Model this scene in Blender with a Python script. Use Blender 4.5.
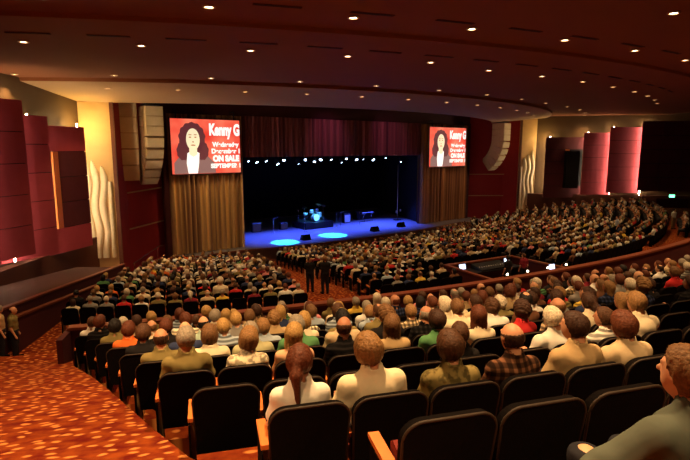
import bpy, math, random
import numpy as np
from mathutils import Vector, Matrix

for o in list(bpy.data.objects):
    bpy.data.objects.remove(o)
scene = bpy.context.scene
COL = scene.collection
random.seed(7)
rng = np.random.default_rng(11)
PI = math.pi
R_ = math.radians

# ------------------------------------------------------------------ camera
FPX = 520.0
PITCH = math.atan(82 / FPX)
YAW = R_(38.7)
CAM = np.array([-30.5, -36.3, 8.6])
F2 = np.array([math.sin(YAW), math.cos(YAW), 0.0])
RT = np.array([math.cos(YAW), -math.sin(YAW), 0.0])
FW = F2 * math.cos(PITCH) - np.array([0, 0, math.sin(PITCH)])
UP = F2 * math.sin(PITCH) + np.array([0, 0, math.cos(PITCH)])
cd = bpy.data.cameras.new('camera')
cam = bpy.data.objects.new('camera', cd)
COL.objects.link(cam)
cam.location = CAM
cam.rotation_euler = (PI / 2 - PITCH, 0, -YAW)
cd.sensor_width = 36
cd.lens = FPX / 690 * 36
cd.clip_start = 0.05
cd.clip_end = 300
scene.camera = cam

# ------------------------------------------------------------------ world + exposure
w = bpy.data.worlds.new('world')
scene.world = w
w.use_nodes = True
w.node_tree.nodes['Background'].inputs[0].default_value = (1.0, 0.50, 0.22, 1)
w.node_tree.nodes['Background'].inputs[1].default_value = 0.010
scene.view_settings.view_transform = 'Standard'
scene.view_settings.look = 'None'
scene.view_settings.exposure = 0.0
scene.view_settings.gamma = 1.0
scene.view_settings.use_curve_mapping = False
DOWN_W = 26.0          # each house downlight
WARM = (1.0, 0.60, 0.27)

# ------------------------------------------------------------------ hall geometry
CX, CY = -3.0, 25.0    # common centre of the seating and ceiling arcs


def pol(R, th, z=0.0):
    """th in degrees from the hall axis towards +X, seen from the arc centre"""
    a = R_(th)
    return Vector((CX + R * math.sin(a), CY - R * math.cos(a), z))


def camp(l, d, z=0.0):
    p = CAM + l * RT + d * F2
    return Vector((p[0], p[1], z))


def proj(P):
    v = np.array(P) - CAM
    d = v @ FW
    if d < 0.05:
        return (9999, 9999, d)
    return (345 + FPX * (v @ RT) / d, 230 - FPX * (v @ UP) / d, d)


# ------------------------------------------------------------------ materials
MATS = {}


def mat(name, col=(.5, .5, .5), rough=.6, metal=0.0, noise=0.0, nscale=8.0, spec=.3, bump=0.0, sheen=0.0):
    if name in MATS:
        return MATS[name]
    m = bpy.data.materials.new(name)
    m.use_nodes = True
    nt = m.node_tree
    b = nt.nodes['Principled BSDF']
    b.inputs['Roughness'].default_value = rough
    b.inputs['Metallic'].default_value = metal
    b.inputs['Specular IOR Level'].default_value = spec
    b.inputs['Base Color'].default_value = (*col, 1)
    if noise or bump:
        tc = nt.nodes.new('ShaderNodeTexCoord')
        n = nt.nodes.new('ShaderNodeTexNoise')
        n.inputs['Scale'].default_value = nscale
        n.inputs['Detail'].default_value = 4
        nt.links.new(tc.outputs['Object'], n.inputs['Vector'])
        if noise:
            r = nt.nodes.new('ShaderNodeMapRange')
            r.inputs['To Min'].default_value = 1 - noise
            r.inputs['To Max'].default_value = 1 + noise
            nt.links.new(n.outputs['Fac'], r.inputs['Value'])
            mx = nt.nodes.new('ShaderNodeVectorMath')
            mx.operation = 'SCALE'
            mx.inputs[0].default_value = col
            nt.links.new(r.outputs[0], mx.inputs['Scale'])
            nt.links.new(mx.outputs[0], b.inputs['Base Color'])
        if bump:
            bp = nt.nodes.new('ShaderNodeBump')
            bp.inputs['Strength'].default_value = bump
            bp.inputs['Distance'].default_value = .02
            nt.links.new(n.outputs['Fac'], bp.inputs['Height'])
            nt.links.new(bp.outputs[0], b.inputs['Normal'])
    MATS[name] = m
    return m


def emit(name, col, strength):
    if name in MATS:
        return MATS[name]
    m = bpy.data.materials.new(name)
    m.use_nodes = True
    nt = m.node_tree
    b = nt.nodes['Principled BSDF']
    b.inputs['Base Color'].default_value = (*[c * .2 for c in col], 1)
    b.inputs['Emission Color'].default_value = (*col, 1)
    b.inputs['Emission Strength'].default_value = strength
    MATS[name] = m
    return m


def tinted(name, rough=.85, nscale=30.0, amp=.18, spec=.15, pattern=None, bump=0.0):
    """material whose colour is the object's own colour, with fabric grain or a woven pattern"""
    m = bpy.data.materials.new(name)
    m.use_nodes = True
    nt = m.node_tree
    L = nt.links.new
    b = nt.nodes['Principled BSDF']
    b.inputs['Roughness'].default_value = rough
    b.inputs['Specular IOR Level'].default_value = spec
    oi = nt.nodes.new('ShaderNodeObjectInfo')
    tc = nt.nodes.new('ShaderNodeTexCoord')
    n = nt.nodes.new('ShaderNodeTexNoise')
    n.inputs['Scale'].default_value = nscale
    n.inputs['Detail'].default_value = 3
    L(tc.outputs['Object'], n.inputs['Vector'])
    r = nt.nodes.new('ShaderNodeMapRange')
    r.inputs['To Min'].default_value = 1 - amp
    r.inputs['To Max'].default_value = 1 + amp
    L(n.outputs['Fac'], r.inputs['Value'])
    fac = r.outputs[0]
    if pattern in ('plaid', 'stripe'):
        prods = []
        sep = nt.nodes.new('ShaderNodeSeparateXYZ')
        L(tc.outputs['Object'], sep.inputs[0])
        for ax, fr in ((('X', 95.0), ('Z', 95.0)) if pattern == 'plaid' else (('Z', 120.0),)):
            mu = nt.nodes.new('ShaderNodeMath'); mu.operation = 'MULTIPLY'
            mu.inputs[1].default_value = fr
            L(sep.outputs[ax], mu.inputs[0])
            si = nt.nodes.new('ShaderNodeMath'); si.operation = 'SINE'
            L(mu.outputs[0], si.inputs[0])
            mr = nt.nodes.new('ShaderNodeMapRange')
            mr.inputs['From Min'].default_value = -.2
            mr.inputs['From Max'].default_value = .5
            mr.inputs['To Min'].default_value = .35
            mr.inputs['To Max'].default_value = 1.15
            L(si.outputs[0], mr.inputs['Value'])
            prods.append(mr.outputs[0])
        for pr in prods:
            mm = nt.nodes.new('ShaderNodeMath'); mm.operation = 'MULTIPLY'
            L(fac, mm.inputs[0]); L(pr, mm.inputs[1])
            fac = mm.outputs[0]
    if pattern == 'print':
        v = nt.nodes.new('ShaderNodeTexNoise')
        v.inputs['Scale'].default_value = 16
        v.inputs['Detail'].default_value = 2
        L(tc.outputs['Object'], v.inputs['Vector'])
        mr = nt.nodes.new('ShaderNodeMapRange')
        mr.inputs['From Min'].default_value = .44
        mr.inputs['From Max'].default_value = .56
        mr.inputs['To Min'].default_value = .45
        mr.inputs['To Max'].default_value = 1.15
        L(v.outputs['Fac'], mr.inputs['Value'])
        mm = nt.nodes.new('ShaderNodeMath'); mm.operation = 'MULTIPLY'
        L(fac, mm.inputs[0]); L(mr.outputs[0], mm.inputs[1])
        fac = mm.outputs[0]
    sc = nt.nodes.new('ShaderNodeVectorMath'); sc.operation = 'SCALE'
    L(oi.outputs['Color'], sc.inputs[0]); L(fac, sc.inputs['Scale'])
    L(sc.outputs[0], b.inputs['Base Color'])
    if bump:
        bp = nt.nodes.new('ShaderNodeBump')
        bp.inputs['Strength'].default_value = bump
        bp.inputs['Distance'].default_value = .01
        L(n.outputs['Fac'], bp.inputs['Height'])
        L(bp.outputs[0], b.inputs['Normal'])
    MATS[name] = m
    return m


M_SKIN = tinted('skin', .55, 12, .08, .35)
M_HAIR = tinted('hair', .6, 60, .75, .22, bump=.7)
M_SHIRT = tinted('shirt_cloth', .9, 9, .12, .1, bump=.35)
M_PLAID = tinted('plaid_cloth', .9, 20, .1, .1, 'plaid')
M_STRIPE = tinted('striped_cloth', .9, 20, .1, .1, 'stripe')
M_PRINT = tinted('printed_cloth', .9, 20, .1, .1, 'print')
M_BLACK = mat('black_fabric', (.0035, .0022, .002), .9, spec=.06, noise=.3, nscale=60, bump=.15)
M_RIM = mat('chair_edge', (.030, .018, .010), .6)
M_SEAT = mat('seat_red', (.16, .018, .014), .9, noise=.35, nscale=70, bump=.3)
M_ARM = mat('arm_wood', (.62, .17, .035), .45, noise=.15, nscale=12)
M_STAND = mat('stand_tan', (.30, .20, .09), .5)
M_WOODRAIL = mat('rail_wood', (.15, .036, .015), .45, noise=.25, nscale=6)
M_MAROON = mat('maroon_wall', (.055, .007, .007), .8, noise=.15, nscale=1.2)
M_REDWALL = mat('red_wall', (.34, .022, .026), .75, noise=.12, nscale=1.0)
M_BROWN = mat('brown_wall', (.10, .030, .013), .7, noise=.2, nscale=1.5)
M_OLIVE = mat('olive_wall', (.085, .046, .016), .85, noise=.12, nscale=.8)
M_TAN = mat('tan_trim', (.5, .31, .15), .5, noise=.1)
M_GOLD = mat('gold_plaster', (.52, .32, .12), .7, noise=.12, nscale=2)
M_CREAM = mat('cream_relief', (.72, .58, .34), .6, noise=.1, nscale=3)
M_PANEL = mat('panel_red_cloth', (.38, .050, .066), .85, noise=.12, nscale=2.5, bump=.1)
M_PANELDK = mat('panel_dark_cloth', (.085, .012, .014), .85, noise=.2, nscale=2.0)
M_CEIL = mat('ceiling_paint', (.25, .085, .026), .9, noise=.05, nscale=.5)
M_DARK = mat('dark_void', (.006, .005, .006), .9)
M_STAGE = mat('stage_floor', (.22, .20, .22), .45, noise=.12, nscale=2)
M_METAL = mat('black_metal', (.025, .025, .028), .4, metal=.6)
M_CHROME = mat('chrome', (.6, .6, .62), .25, metal=1.0)
M_BEIGE = mat('speaker_beige', (.60, .42, .22), .7, noise=.12, nscale=5)
M_GRILLE = mat('speaker_grille', (.16, .10, .05), .8, noise=.2, nscale=40)
M_SKIRT = mat('stage_skirt', (.07, .024, .014), .7, noise=.2, nscale=3)


def carpet():
    m = bpy.data.materials.new('patterned_carpet')
    m.use_nodes = True
    nt = m.node_tree
    L = nt.links.new
    b = nt.nodes['Principled BSDF']
    b.inputs['Roughness'].default_value = .95
    b.inputs['Specular IOR Level'].default_value = .08
    tc = nt.nodes.new('ShaderNodeTexCoord')
    mp = nt.nodes.new('ShaderNodeMapping')
    mp.inputs['Rotation'].default_value = (0, 0, YAW - .25)
    mp.inputs['Scale'].default_value = (1, 1, 0)
    L(tc.outputs['Object'], mp.inputs['Vector'])
    ns = nt.nodes.new('ShaderNodeTexNoise')
    ns.inputs['Scale'].default_value = 2.4
    L(mp.outputs[0], ns.inputs['Vector'])
    wv = nt.nodes.new('ShaderNodeVectorMath'); wv.operation = 'MULTIPLY_ADD'
    wv.inputs[1].default_value = (.22, .22, 0)
    L(ns.outputs['Color'], wv.inputs[0]); L(mp.outputs[0], wv.inputs[2])
    st = nt.nodes.new('ShaderNodeMapping')
    st.inputs['Scale'].default_value = (4.3, 6.4, 1)
    L(wv.outputs[0], st.inputs['Vector'])
    vo = nt.nodes.new('ShaderNodeTexVoronoi')
    vo.voronoi_dimensions = '2D'
    vo.inputs['Scale'].default_value = 1.0
    vo.inputs['Randomness'].default_value = .75
    L(st.outputs[0], vo.inputs['Vector'])
    r1 = nt.nodes.new('ShaderNodeMapRange')
    r1.inputs['From Min'].default_value = .12
    r1.inputs['From Max'].default_value = .25
    r1.inputs['To Min'].default_value = 1
    r1.inputs['To Max'].default_value = 0
    L(vo.outputs['Distance'], r1.inputs['Value'])
    n2 = nt.nodes.new('ShaderNodeTexNoise')
    n2.inputs['Scale'].default_value = 5
    n2.inputs['Detail'].default_value = 4
    L(mp.outputs[0], n2.inputs['Vector'])
    cr = nt.nodes.new('ShaderNodeValToRGB')
    cr.color_ramp.elements[0].position = .35
    cr.color_ramp.elements[0].color = (.105, .007, .003, 1)
    cr.color_ramp.elements[1].position = .68
    cr.color_ramp.elements[1].color = (.24, .045, .006, 1)
    L(n2.outputs['Fac'], cr.inputs['Fac'])
    mx = nt.nodes.new('ShaderNodeMix'); mx.data_type = 'RGBA'
    L(r1.outputs[0], mx.inputs['Factor'])
    L(cr.outputs[0], mx.inputs[6])
    mx.inputs[7].default_value = (.56, .20, .05, 1)
    L(mx.outputs[2], b.inputs['Base Color'])
    return m


M_CARPET = carpet()


# ------------------------------------------------------------------ mesh helpers
class MB:
    def __init__(s):
        s.v = []; s.f = []

    def add(s, vs, fs):
        o = len(s.v)
        s.v += [tuple(x) for x in vs]
        s.f += [tuple(i + o for i in f) for f in fs]
        return s

    def box(s, c, size, rot=None):
        hx, hy, hz = size[0] / 2, size[1] / 2, size[2] / 2
        vs = [Vector((x * hx, y * hy, z * hz)) for x in (-1, 1) for y in (-1, 1) for z in (-1, 1)]
        if rot is not None:
            vs = [rot @ v for v in vs]
        vs = [v + Vector(c) for v in vs]
        return s.add(vs, [(0, 1, 3, 2), (4, 6, 7, 5), (0, 4, 5, 1), (2, 3, 7, 6), (0, 2, 6, 4), (1, 5, 7, 3)])

    def prism(s, poly, z0, z1):
        """polygon in xy pulled up from z0 to z1"""
        n = len(poly)
        vs = [(p[0], p[1], z0) for p in poly] + [(p[0], p[1], z1) for p in poly]
        fs = [tuple(range(n - 1, -1, -1)), tuple(range(n, 2 * n))]
        fs += [(i, (i + 1) % n, (i + 1) % n + n, i + n) for i in range(n)]
        return s.add(vs, fs)

    def extr(s, poly, fn, t0, t1):
        """2-D polygon (a,b) pulled along t; fn(a,b,t) gives the point"""
        n = len(poly)
        vs = [fn(a, b, t0) for a, b in poly] + [fn(a, b, t1) for a, b in poly]
        fs = [tuple(range(n - 1, -1, -1)), tuple(range(n, 2 * n))]
        fs += [(i, (i + 1) % n, (i + 1) % n + n, i + n) for i in range(n)]
        return s.add(vs, fs)

    def tube(s, pts, rad, seg=8, cap=True):
        pts = [Vector(p) for p in pts]
        rads = rad if isinstance(rad, (list, tuple)) else [rad] * len(pts)
        vs = []
        for i, p in enumerate(pts):
            t = (pts[min(i + 1, len(pts) - 1)] - pts[max(i - 1, 0)]).normalized()
            a = t.cross(Vector((0, 0, 1)))
            if a.length < 1e-3:
                a = t.cross(Vector((1, 0, 0)))
            a.normalize(); b = t.cross(a)
            for k in range(seg):
                an = 2 * PI * k / seg
                vs.append(p + (a * math.cos(an) + b * math.sin(an)) * rads[i])
        fs = []
        for i in range(len(pts) - 1):
            for k in range(seg):
                k2 = (k + 1) % seg
                fs.append((i * seg + k, i * seg + k2, (i + 1) * seg + k2, (i + 1) * seg + k))
        if cap:
            fs.append(tuple(range(seg - 1, -1, -1)))
            o = (len(pts) - 1) * seg
            fs.append(tuple(range(o, o + seg)))
        return s.add(vs, fs)

    def lathe(s, prof, c=(0, 0, 0), seg=16, rot=None):
        vs = []
        for r, z in prof:
            for k in range(seg):
                an = 2 * PI * k / seg
                v = Vector((r * math.cos(an), r * math.sin(an), z))
                if rot is not None:
                    v = rot @ v
                vs.append(v + Vector(c))
        fs = []
        for i in range(len(prof) - 1):
            for k in range(seg):
                k2 = (k + 1) % seg
                fs.append((i * seg + k, i * seg + k2, (i + 1) * seg + k2, (i + 1) * seg + k))
        fs.append(tuple(range(seg - 1, -1, -1)))
        o = (len(prof) - 1) * seg
        fs.append(tuple(range(o, o + seg)))
        return s.add(vs, fs)

    def sheet(s, grid):
        nu, nv = len(grid), len(grid[0])
        vs = [p for row in grid for p in row]
        fs = [(i * nv + j, (i + 1) * nv + j, (i + 1) * nv + j + 1, i * nv + j + 1) for i in range(nu - 1) for j in range(nv - 1)]
        return s.add(vs, fs)

    def mesh(s, name, m, smooth=False):
        me = bpy.data.meshes.new(name)
        me.from_pydata([tuple(v) for v in s.v], [], s.f)
        if m:
            me.materials.append(m)
        if smooth:
            me.polygons.foreach_set('use_smooth', [True] * len(me.polygons))
        me.update()
        return me

    def build(s, name, m, parent=None, smooth=False):
        return link(name, s.mesh(name, m, smooth), parent)


def link(name, me, parent=None, loc=None, rz=0.0):
    o = bpy.data.objects.new(name, me)
    COL.objects.link(o)
    if parent:
        o.parent = parent
    if loc is not None:
        o.location = loc
    if rz:
        o.rotation_euler = (0, 0, rz)
    return o


def bevel(o, wd, seg=2):
    b = o.modifiers.new('bevel', 'BEVEL')
    b.width = wd; b.segments = seg; b.limit_method = 'ANGLE'
    return o


def tag(o, label=None, cat=None, group=None, kind=None):
    if label: o['label'] = label
    if cat: o['category'] = cat
    if group: o['group'] = group
    if kind: o['kind'] = kind
    return o


def thing(name, label, cat, loc=(0, 0, 0), rz=0.0, group=None):
    o = link(name, None, None, loc, rz)
    o.empty_display_size = .1
    return tag(o, label, cat, group)


def struct(name, mb, m, smooth=False, label=None):
    return tag(mb.build(name, m, None, smooth), label, None, None, 'structure')


def ring(mb, R0, z0, R1, z1, t0, t1, step=1.0):
    n = max(2, int(abs(t1 - t0) / step) + 1)
    fr = lambda r, t: r(t) if callable(r) else r
    g = [[pol(fr(R0, t0 + (t1 - t0) * i / n), t0 + (t1 - t0) * i / n, z0), pol(fr(R1, t0 + (t1 - t0) * i / n), t0 + (t1 - t0) * i / n, z1)] for i in range(n + 1)]
    mb.sheet(g)


def ringbox(mb, R0, R1, z0, z1, t0, t1, step=1.0):
    """curved beam between two radii"""
    n = max(1, int(abs(t1 - t0) / step))
    vs = []; fs = []
    for i in range(n + 1):
        t = t0 + (t1 - t0) * i / n
        ra = R0(t) if callable(R0) else R0
        rb = R1(t) if callable(R1) else R1
        vs += [pol(ra, t, z0), pol(rb, t, z0), pol(rb, t, z1), pol(ra, t, z1)]
        if i < n:
            a = i * 4; b = a + 4
            for k in range(4):
                k2 = (k + 1) % 4
                fs.append((a + k, a + k2, b + k2, b + k))
    fs.append((3, 2, 1, 0)); e = n * 4; fs.append((e, e + 1, e + 2, e + 3))
    mb.add(vs, fs)


# ------------------------------------------------------------------ floor levels
PITCHR = .95            # row spacing in the raised rear section
RISE = .2525
R0 = 64.0               # row 0 chair backs


def rowR(k): return R0 - PITCHR * k if k > -1 else R0 - PITCHR * (k + 1) + .83
def rowF(k): return 6.04 - RISE * k + (.03 if k < 0 else 0)
def zramp(R): return 6.42 - .258 * (R0 + .12 - R) / PITCHR


NR = 8                  # last row before the parapet
R_PAR = 55.45


def rpar(o):
    return lambda t: R_PAR - 1.75 * min(1.25, max(0, (t + 27) / 24)) + o


Z_X = 2.30              # cross aisle


def zfront(R): return Z_X - .124 * (45.6 - R) if R < 45.6 else Z_X + .15 * min(1, (R - 45.6) / 5.4)


def solve_theta(R, z, px):
    lo, hi = -40.0, 20.0
    for _ in range(50):
        mid = (lo + hi) / 2
        q = proj(pol(R, mid, z))
        x = q[0] if q[2] > .3 else (-9999 if mid < -24 else 9999)
        if x < px: lo = mid
        else: hi = mid
    return (lo + hi) / 2


ENDPX = {-1: 390, 0: 266, 1: 193, 2: 160, 3: 138, 4: 122, 5: 109, 6: 98, 7: 87, 8: 77}
THE = {k: solve_theta(rowR(k), rowF(k) + .45, ENDPX[k]) for k in ENDPX}
THE[-2] = THE[-1] + .7
THE[-3] = THE[-1] + 1.4

# ================================================================== STRUCTURE
# ---- raised rear section: one tier per row
mb = MB()
TL, TRR = -40.0, 24.0
for k in range(-4, NR + 1):
    z = rowF(k); Ro = rowR(k) + .12
    Ri = rowR(k + 1) + .12 if k < NR else rpar(-.05)
    t0 = THE.get(k, THE[-1] + .7 * (-1 - k)) - .02
    ring(mb, Ro, z, Ri, z, t0, TRR)
    ring(mb, Ro, z + RISE, Ro, z, t0, TRR)
struct('floor', mb, M_CARPET, label='stepped carpeted tiers of the raised rear seating')
mb = MB()
# aisle ramp beside the row ends, then down to the cross aisle
ks = list(range(-3, NR + 1))
rows = [[pol(70, TL + (THE[-3] + 1 - TL) * i / 8, zramp(70)) for i in range(9)]]
for k in ks:
    R = rowR(k) + .12
    t1 = THE[k] + (-.03)
    rows.append([pol(R, TL + (t1 - TL) * i / 8, zramp(R)) for i in range(9)])
t1 = THE[NR] - .35
for R, z in ((R_PAR + .1, zramp(R_PAR + .1)), (54.9, zramp(R_PAR + .1) - .05), (51.0, Z_X + .15)):
    rows.append([pol(R, TL + (t1 - TL) * i / 8, z) for i in range(9)])
mb.sheet(rows)
sk = [r[-1] for r in rows]
mb.sheet([[p, p - Vector((0, 0, .6 if i < len(sk) - 2 else 1.6))] for i, p in enumerate(sk)])
struct('floor_aisle', mb, M_CARPET, label='orange patterned carpet ramp of the side aisle')
mb = MB()
Rs = [55.4, 51, 45.6] + [45.6 - i * 2.0 for i in range(1, 11)]
for a, b in zip(Rs[:-1], Rs[1:]):
    ring(mb, a, zfront(a), b, zfront(b), -48, 48, 2)
struct('floor_front', mb, M_CARPET, label='carpeted floor of the cross aisle and lower seating')

# ---- parapet in front of the raised section
mb = MB()
t0p = THE[NR] - .38
ringbox(mb, rpar(0), rpar(-.14), Z_X, rowF(NR) + .72, t0p, 24, 1)
par = struct('wall_parapet', mb, M_MAROON, label='maroon parapet in front of the raised rear seating')
mb = MB(); ringbox(mb, rpar(.05), rpar(-.19), rowF(NR) + .72, rowF(NR) + .78, t0p - .05, 24, 1)
mb.build('rail_cap', M_WOODRAIL, par)
mb = MB(); ringbox(mb, rpar(-.14), rpar(-.17), rowF(NR) + .1, rowF(NR) + .16, t0p, 24, 1)
mb.build('trim_strip', M_WOODRAIL, par)
# end post of the parapet at the aisle
p = pol(R_PAR, t0p, 0)
mb = MB(); ringbox(mb, R_PAR + .55, R_PAR - .16, Z_X + .5, rowF(NR) + .70, t0p - .12, t0p, .2)
mb.build('end_panel', M_MAROON, par)
# second low wall on the far side of the cross aisle, right-hand part
mb = MB()
ringbox(mb, 52.6, 52.45, Z_X, 3.55, -16.5, 24, 1)
par2 = struct('wall_cross_aisle', mb, M_MAROON, label='low dark red wall along the cross aisle')
mb = MB(); ringbox(mb, 52.66, 52.39, 3.55, 3.62, -16.5, 24, 1)
mb.build('rail_cap', M_WOODRAIL, par2)

# ---- ceiling: concentric bands with shallow steps
mb = MB()
prof = [(33.6, 12.7), (33.6, 11.25), (39.3, 11.78), (39.35, 11.95), (51.35, 12.02), (51.4, 12.14), (62, 12.2), (62.05, 12.3), (84, 12.3)]
for (ra, za), (rb, zb) in zip(prof[2:-1], prof[3:]):
    ring(mb, ra, za, rb, zb, -62, 52, 1.5)
struct('ceiling', mb, M_CEIL, label='stepped curved ceiling painted warm brown')


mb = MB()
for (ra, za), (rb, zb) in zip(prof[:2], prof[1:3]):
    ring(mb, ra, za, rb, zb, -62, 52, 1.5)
struct('ceiling_front', mb, mat('ceiling_front_glow', (.42, .26, .12), .9, noise=.05, nscale=.5), label='sloping ceiling band above the stage front, lamp glow put into its colour')  # glow of the side lamps put into this band's paler colour


def zceil(R):
    for (ra, za), (rb, zb) in zip(prof[1:-1], prof[2:]):
        if ra <= R <= rb:
            return za + (zb - za) * (R - ra) / (rb - ra)
    return 12.3


# ---- side walls: lateral coordinate frames
def leftw(s, n, z):           # s: distance along the wall towards the stage, n: out from the wall
    return camp(-15.6 + n, s, z)


RW0 = Vector((21.0, -4.0, 0)); RWD = Vector((.625, -.7806, 0)); RWN = Vector((-.7806, -.625, 0))


def rightw(s, n, z):          # s: distance away from the stage
    v = RW0 + RWD * s + RWN * n
    return Vector((v.x, v.y, z))


mb = MB(); mb.sheet([[leftw(s, 0, 0), leftw(s, 0, 13)] for s in (-6, 10, 20, 32)])
struct('wall_left', mb, M_OLIVE, label='olive brown plaster side wall behind the red panels')
mb = MB(); mb.extr([(-6, 0.02), (31.2, 0.02), (31.2, .55), (-6, .55)], lambda a, b, t: leftw(a, b, t), 0, 3.25)
struct('wall_left_base', mb, M_BROWN, label='brown lower side wall under the red panels')
mb = MB(); mb.sheet([[rightw(s, 0, 0), rightw(s, 0, 13)] for s in (0, 10, 20, 34)])
struct('wall_right', mb, M_OLIVE, label='olive brown plaster side wall on the far side')
mb = MB(); mb.extr([(0.1, 0.02), (34, 0.02), (34, .5), (0.1, .5)], lambda a, b, t: rightw(a, b, t), 0, 3.7)
struct('wall_right_base', mb, M_BROWN, label='brown lower side wall of the far side')

# ---- side-aisle railing walls beside the left wall (two level runs)
for name, (la, da, za), (lb, db, zb) in (('upper', (-10.28, 14.9, 3.82), (-12.2, 28.0, 2.25)), ('lower', (-9.96, 14.9, 3.55), (-11.85, 28.0, 1.80))):
    a, b = camp(la, da), camp(lb, db)
    d = (b - a).normalized(); nn = Vector((-d.y, d.x, 0))
    for wd, off, lab in ((.06, None, 0), (.10, .06, 1)):
        mb = MB()
        q = [(a - nn * wd, za), (b - nn * wd, zb), (b + nn * wd, zb), (a + nn * wd, za)]
        lo_ = [Vector((v.x, v.y, (z if off else .8))) for v, z in q]
        hi_ = [Vector((v.x, v.y, z + (off or 0))) for v, z in q]
        mb.add(lo_ + hi_, [(3, 2, 1, 0), (4, 5, 6, 7)] + [(i, (i + 1) % 4, (i + 1) % 4 + 4, i + 4) for i in range(4)])
        if not lab: ww = struct('wall_ramp_' + name, mb, M_MAROON, label='sloping dark red ramp wall, %s one beside the near side wall' % name)
        else: mb.build('rail_cap', M_WOODRAIL, ww)


mb = MB()
vs_ = []
for la, da, z in ((-15.06, 13, 3.55), (-10.36, 13, 3.75), (-12.26, 28.5, 2.0), (-15.06, 28.5, 2.0)):
    vs_.append(camp(la, da, z))
mb.add([Vector((v.x, v.y, 0)) for v in vs_] + vs_, [(3, 2, 1, 0), (4, 5, 6, 7)] + [(i, (i + 1) % 4, (i + 1) % 4 + 4, i + 4) for i in range(4)])
struct('wall_dark_filler', mb, mat('dark_brown_filler', (.05, .015, .008), .8), label='dark filler added between the near side wall and the ramp wall')  # added solid that darkens the floor gap, not a real ledge


# ---- wall panels: stacked cloth tiles, leaning out towards the stage
def wall_panel(fn, s0, s1, n0, n1, z0, z1, nrow, label, dark=False, recess=False, sgn=1, group=None):
    base = fn((s0 + s1) / 2, (n0 + n1) / 2, z0)
    t = thing('wall_panel', label, 'wall panel', base, group=group)
    hs = (z1 - z0) / nrow

    def P(a, n, z):
        return fn(s0 + (s1 - s0) * a, n, z) - base
    for i in range(nrow):
        za, zb = z0 + i * hs + .018, z0 + (i + 1) * hs - .018
        a0 = .52 if (recess and 0 < i < nrow - 1) else 0.0
        g0 = []
        N = 6
        mbp = MB(); front = []; back = []
        for j in range(N + 1):
            a = a0 + (1 - a0) * j / N
            n = n0 + (n1 - n0) * a + .10 * math.sin(PI * a)
            front.append((a, n)); back.append((a, n - .07))
        poly = front + back[::-1]
        mbp.extr(poly, lambda a, n, z: P(a, n, z), za, zb)
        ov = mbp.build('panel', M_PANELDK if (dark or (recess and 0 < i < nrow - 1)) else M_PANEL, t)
    mbp = MB(); mbp.extr([(.01, n0 - .12), (.99, n1 - .12), (.99, n1 - .07), (.01, n0 - .07)] if not recess else [(.53, n0 + (n1 - n0) * .53 - .14), (.99, n1 - .12), (.99, n1 - .06), (.53, n0 + (n1 - n0) * .53 - .08)], lambda a, n, z: P(a, n, z), z0 + .02, z1 - .02)
    mbp.build('light_stop', M_DARK, t)  # sheet added behind the tiles to stop lamp light in the gaps
    if recess:
        mbp = MB(); mbp.extr([(.42, .72), (.52, .76), (.52, .86), (.42, .82)], lambda a, n, z: P(a, n, z), z0 + hs, z1 - hs)
        mbp.build('wood_strip', M_ARM, t)
        mbp = MB(); mbp.extr([(.1, .15), (.42, .45), (.42, .60), (.1, .3)], lambda a, n, z: P(a, n, z), z0 + hs, z1 - hs)
        mbp.build('recess_panel', M_DARK, t)
    return t


def cove_lamp(fn, s, n, z0, z1, label, power, group):
    b = fn(s, n, z0)
    t = thing('cove_lamp', label, 'lamp', b, group=group)
    mb = MB(); mb.tube([(0, 0, 0), (0, 0, z1 - z0)], .035, 8)
    mb.build('tube', M_TUBE, t)
    mb = MB(); mb.lathe([(.05, -.06), (.05, 0)], (0, 0, 0), 8); mb.build('socket', M_METAL, t)
    l = bpy.data.lights.new('cove_uplight', 'POINT'); l.energy = power; l.color = (1.0, .70, .24); l.shadow_soft_size = .05
    lo = bpy.data.objects.new('cove_uplight', l); COL.objects.link(lo); lo.parent = t; lo.location = ((fn(s + (.35 if fn is leftw else -.5), n + .3, 0) - fn(s, n, 0)) if power > 100 else Vector((0, 0, 0))) + Vector((0, 0, z1 - z0 + (-.1 if power > 100 else .12)))
    return t


M_TUBE = emit('cove_tube', (1.0, .74, .50), 90.0)
GL = 'wall panels on the near side wall'
GR = 'wall panels on the far side wall'
wall_panel(leftw, 17.0, 21.0, .15, 1.25, 4.1, 11.3, 5, 'tall red cloth wall panel near side, fourth from the relief pilaster', group=GL)
wall_panel(leftw, 20.3, 23.6, .15, 1.3, 3.75, 10.7, 5, 'tall red cloth wall panel near side, third from the relief pilaster', group=GL)
wall_panel(leftw, 22.9, 25.5, .15, 1.3, 3.4, 10.12, 5, 'tall red cloth wall panel near side, second from the relief pilaster', group=GL)
wall_panel(leftw, 24.8, 29.0, .15, 1.3, 3.15, 9.73, 5, 'dark red wall panel with wood-edged recess beside the near relief pilaster', recess=True, group=GL)
for s, zt, wh in ((20.45, 11.35, 'behind the fourth near-side panel from the pilaster'), (23.1, 10.78, 'behind the third near-side panel from the pilaster'), (25.0, 10.2, 'behind the second near-side panel from the pilaster'), (29.6, 9.95, 'lighting the near relief pilaster')):
    cove_lamp(leftw, s, .62, 3.5, zt, 'vertical cove lamp ' + wh, 8 if s < 29 else 230, 'cove lamps on the near side wall')

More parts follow.
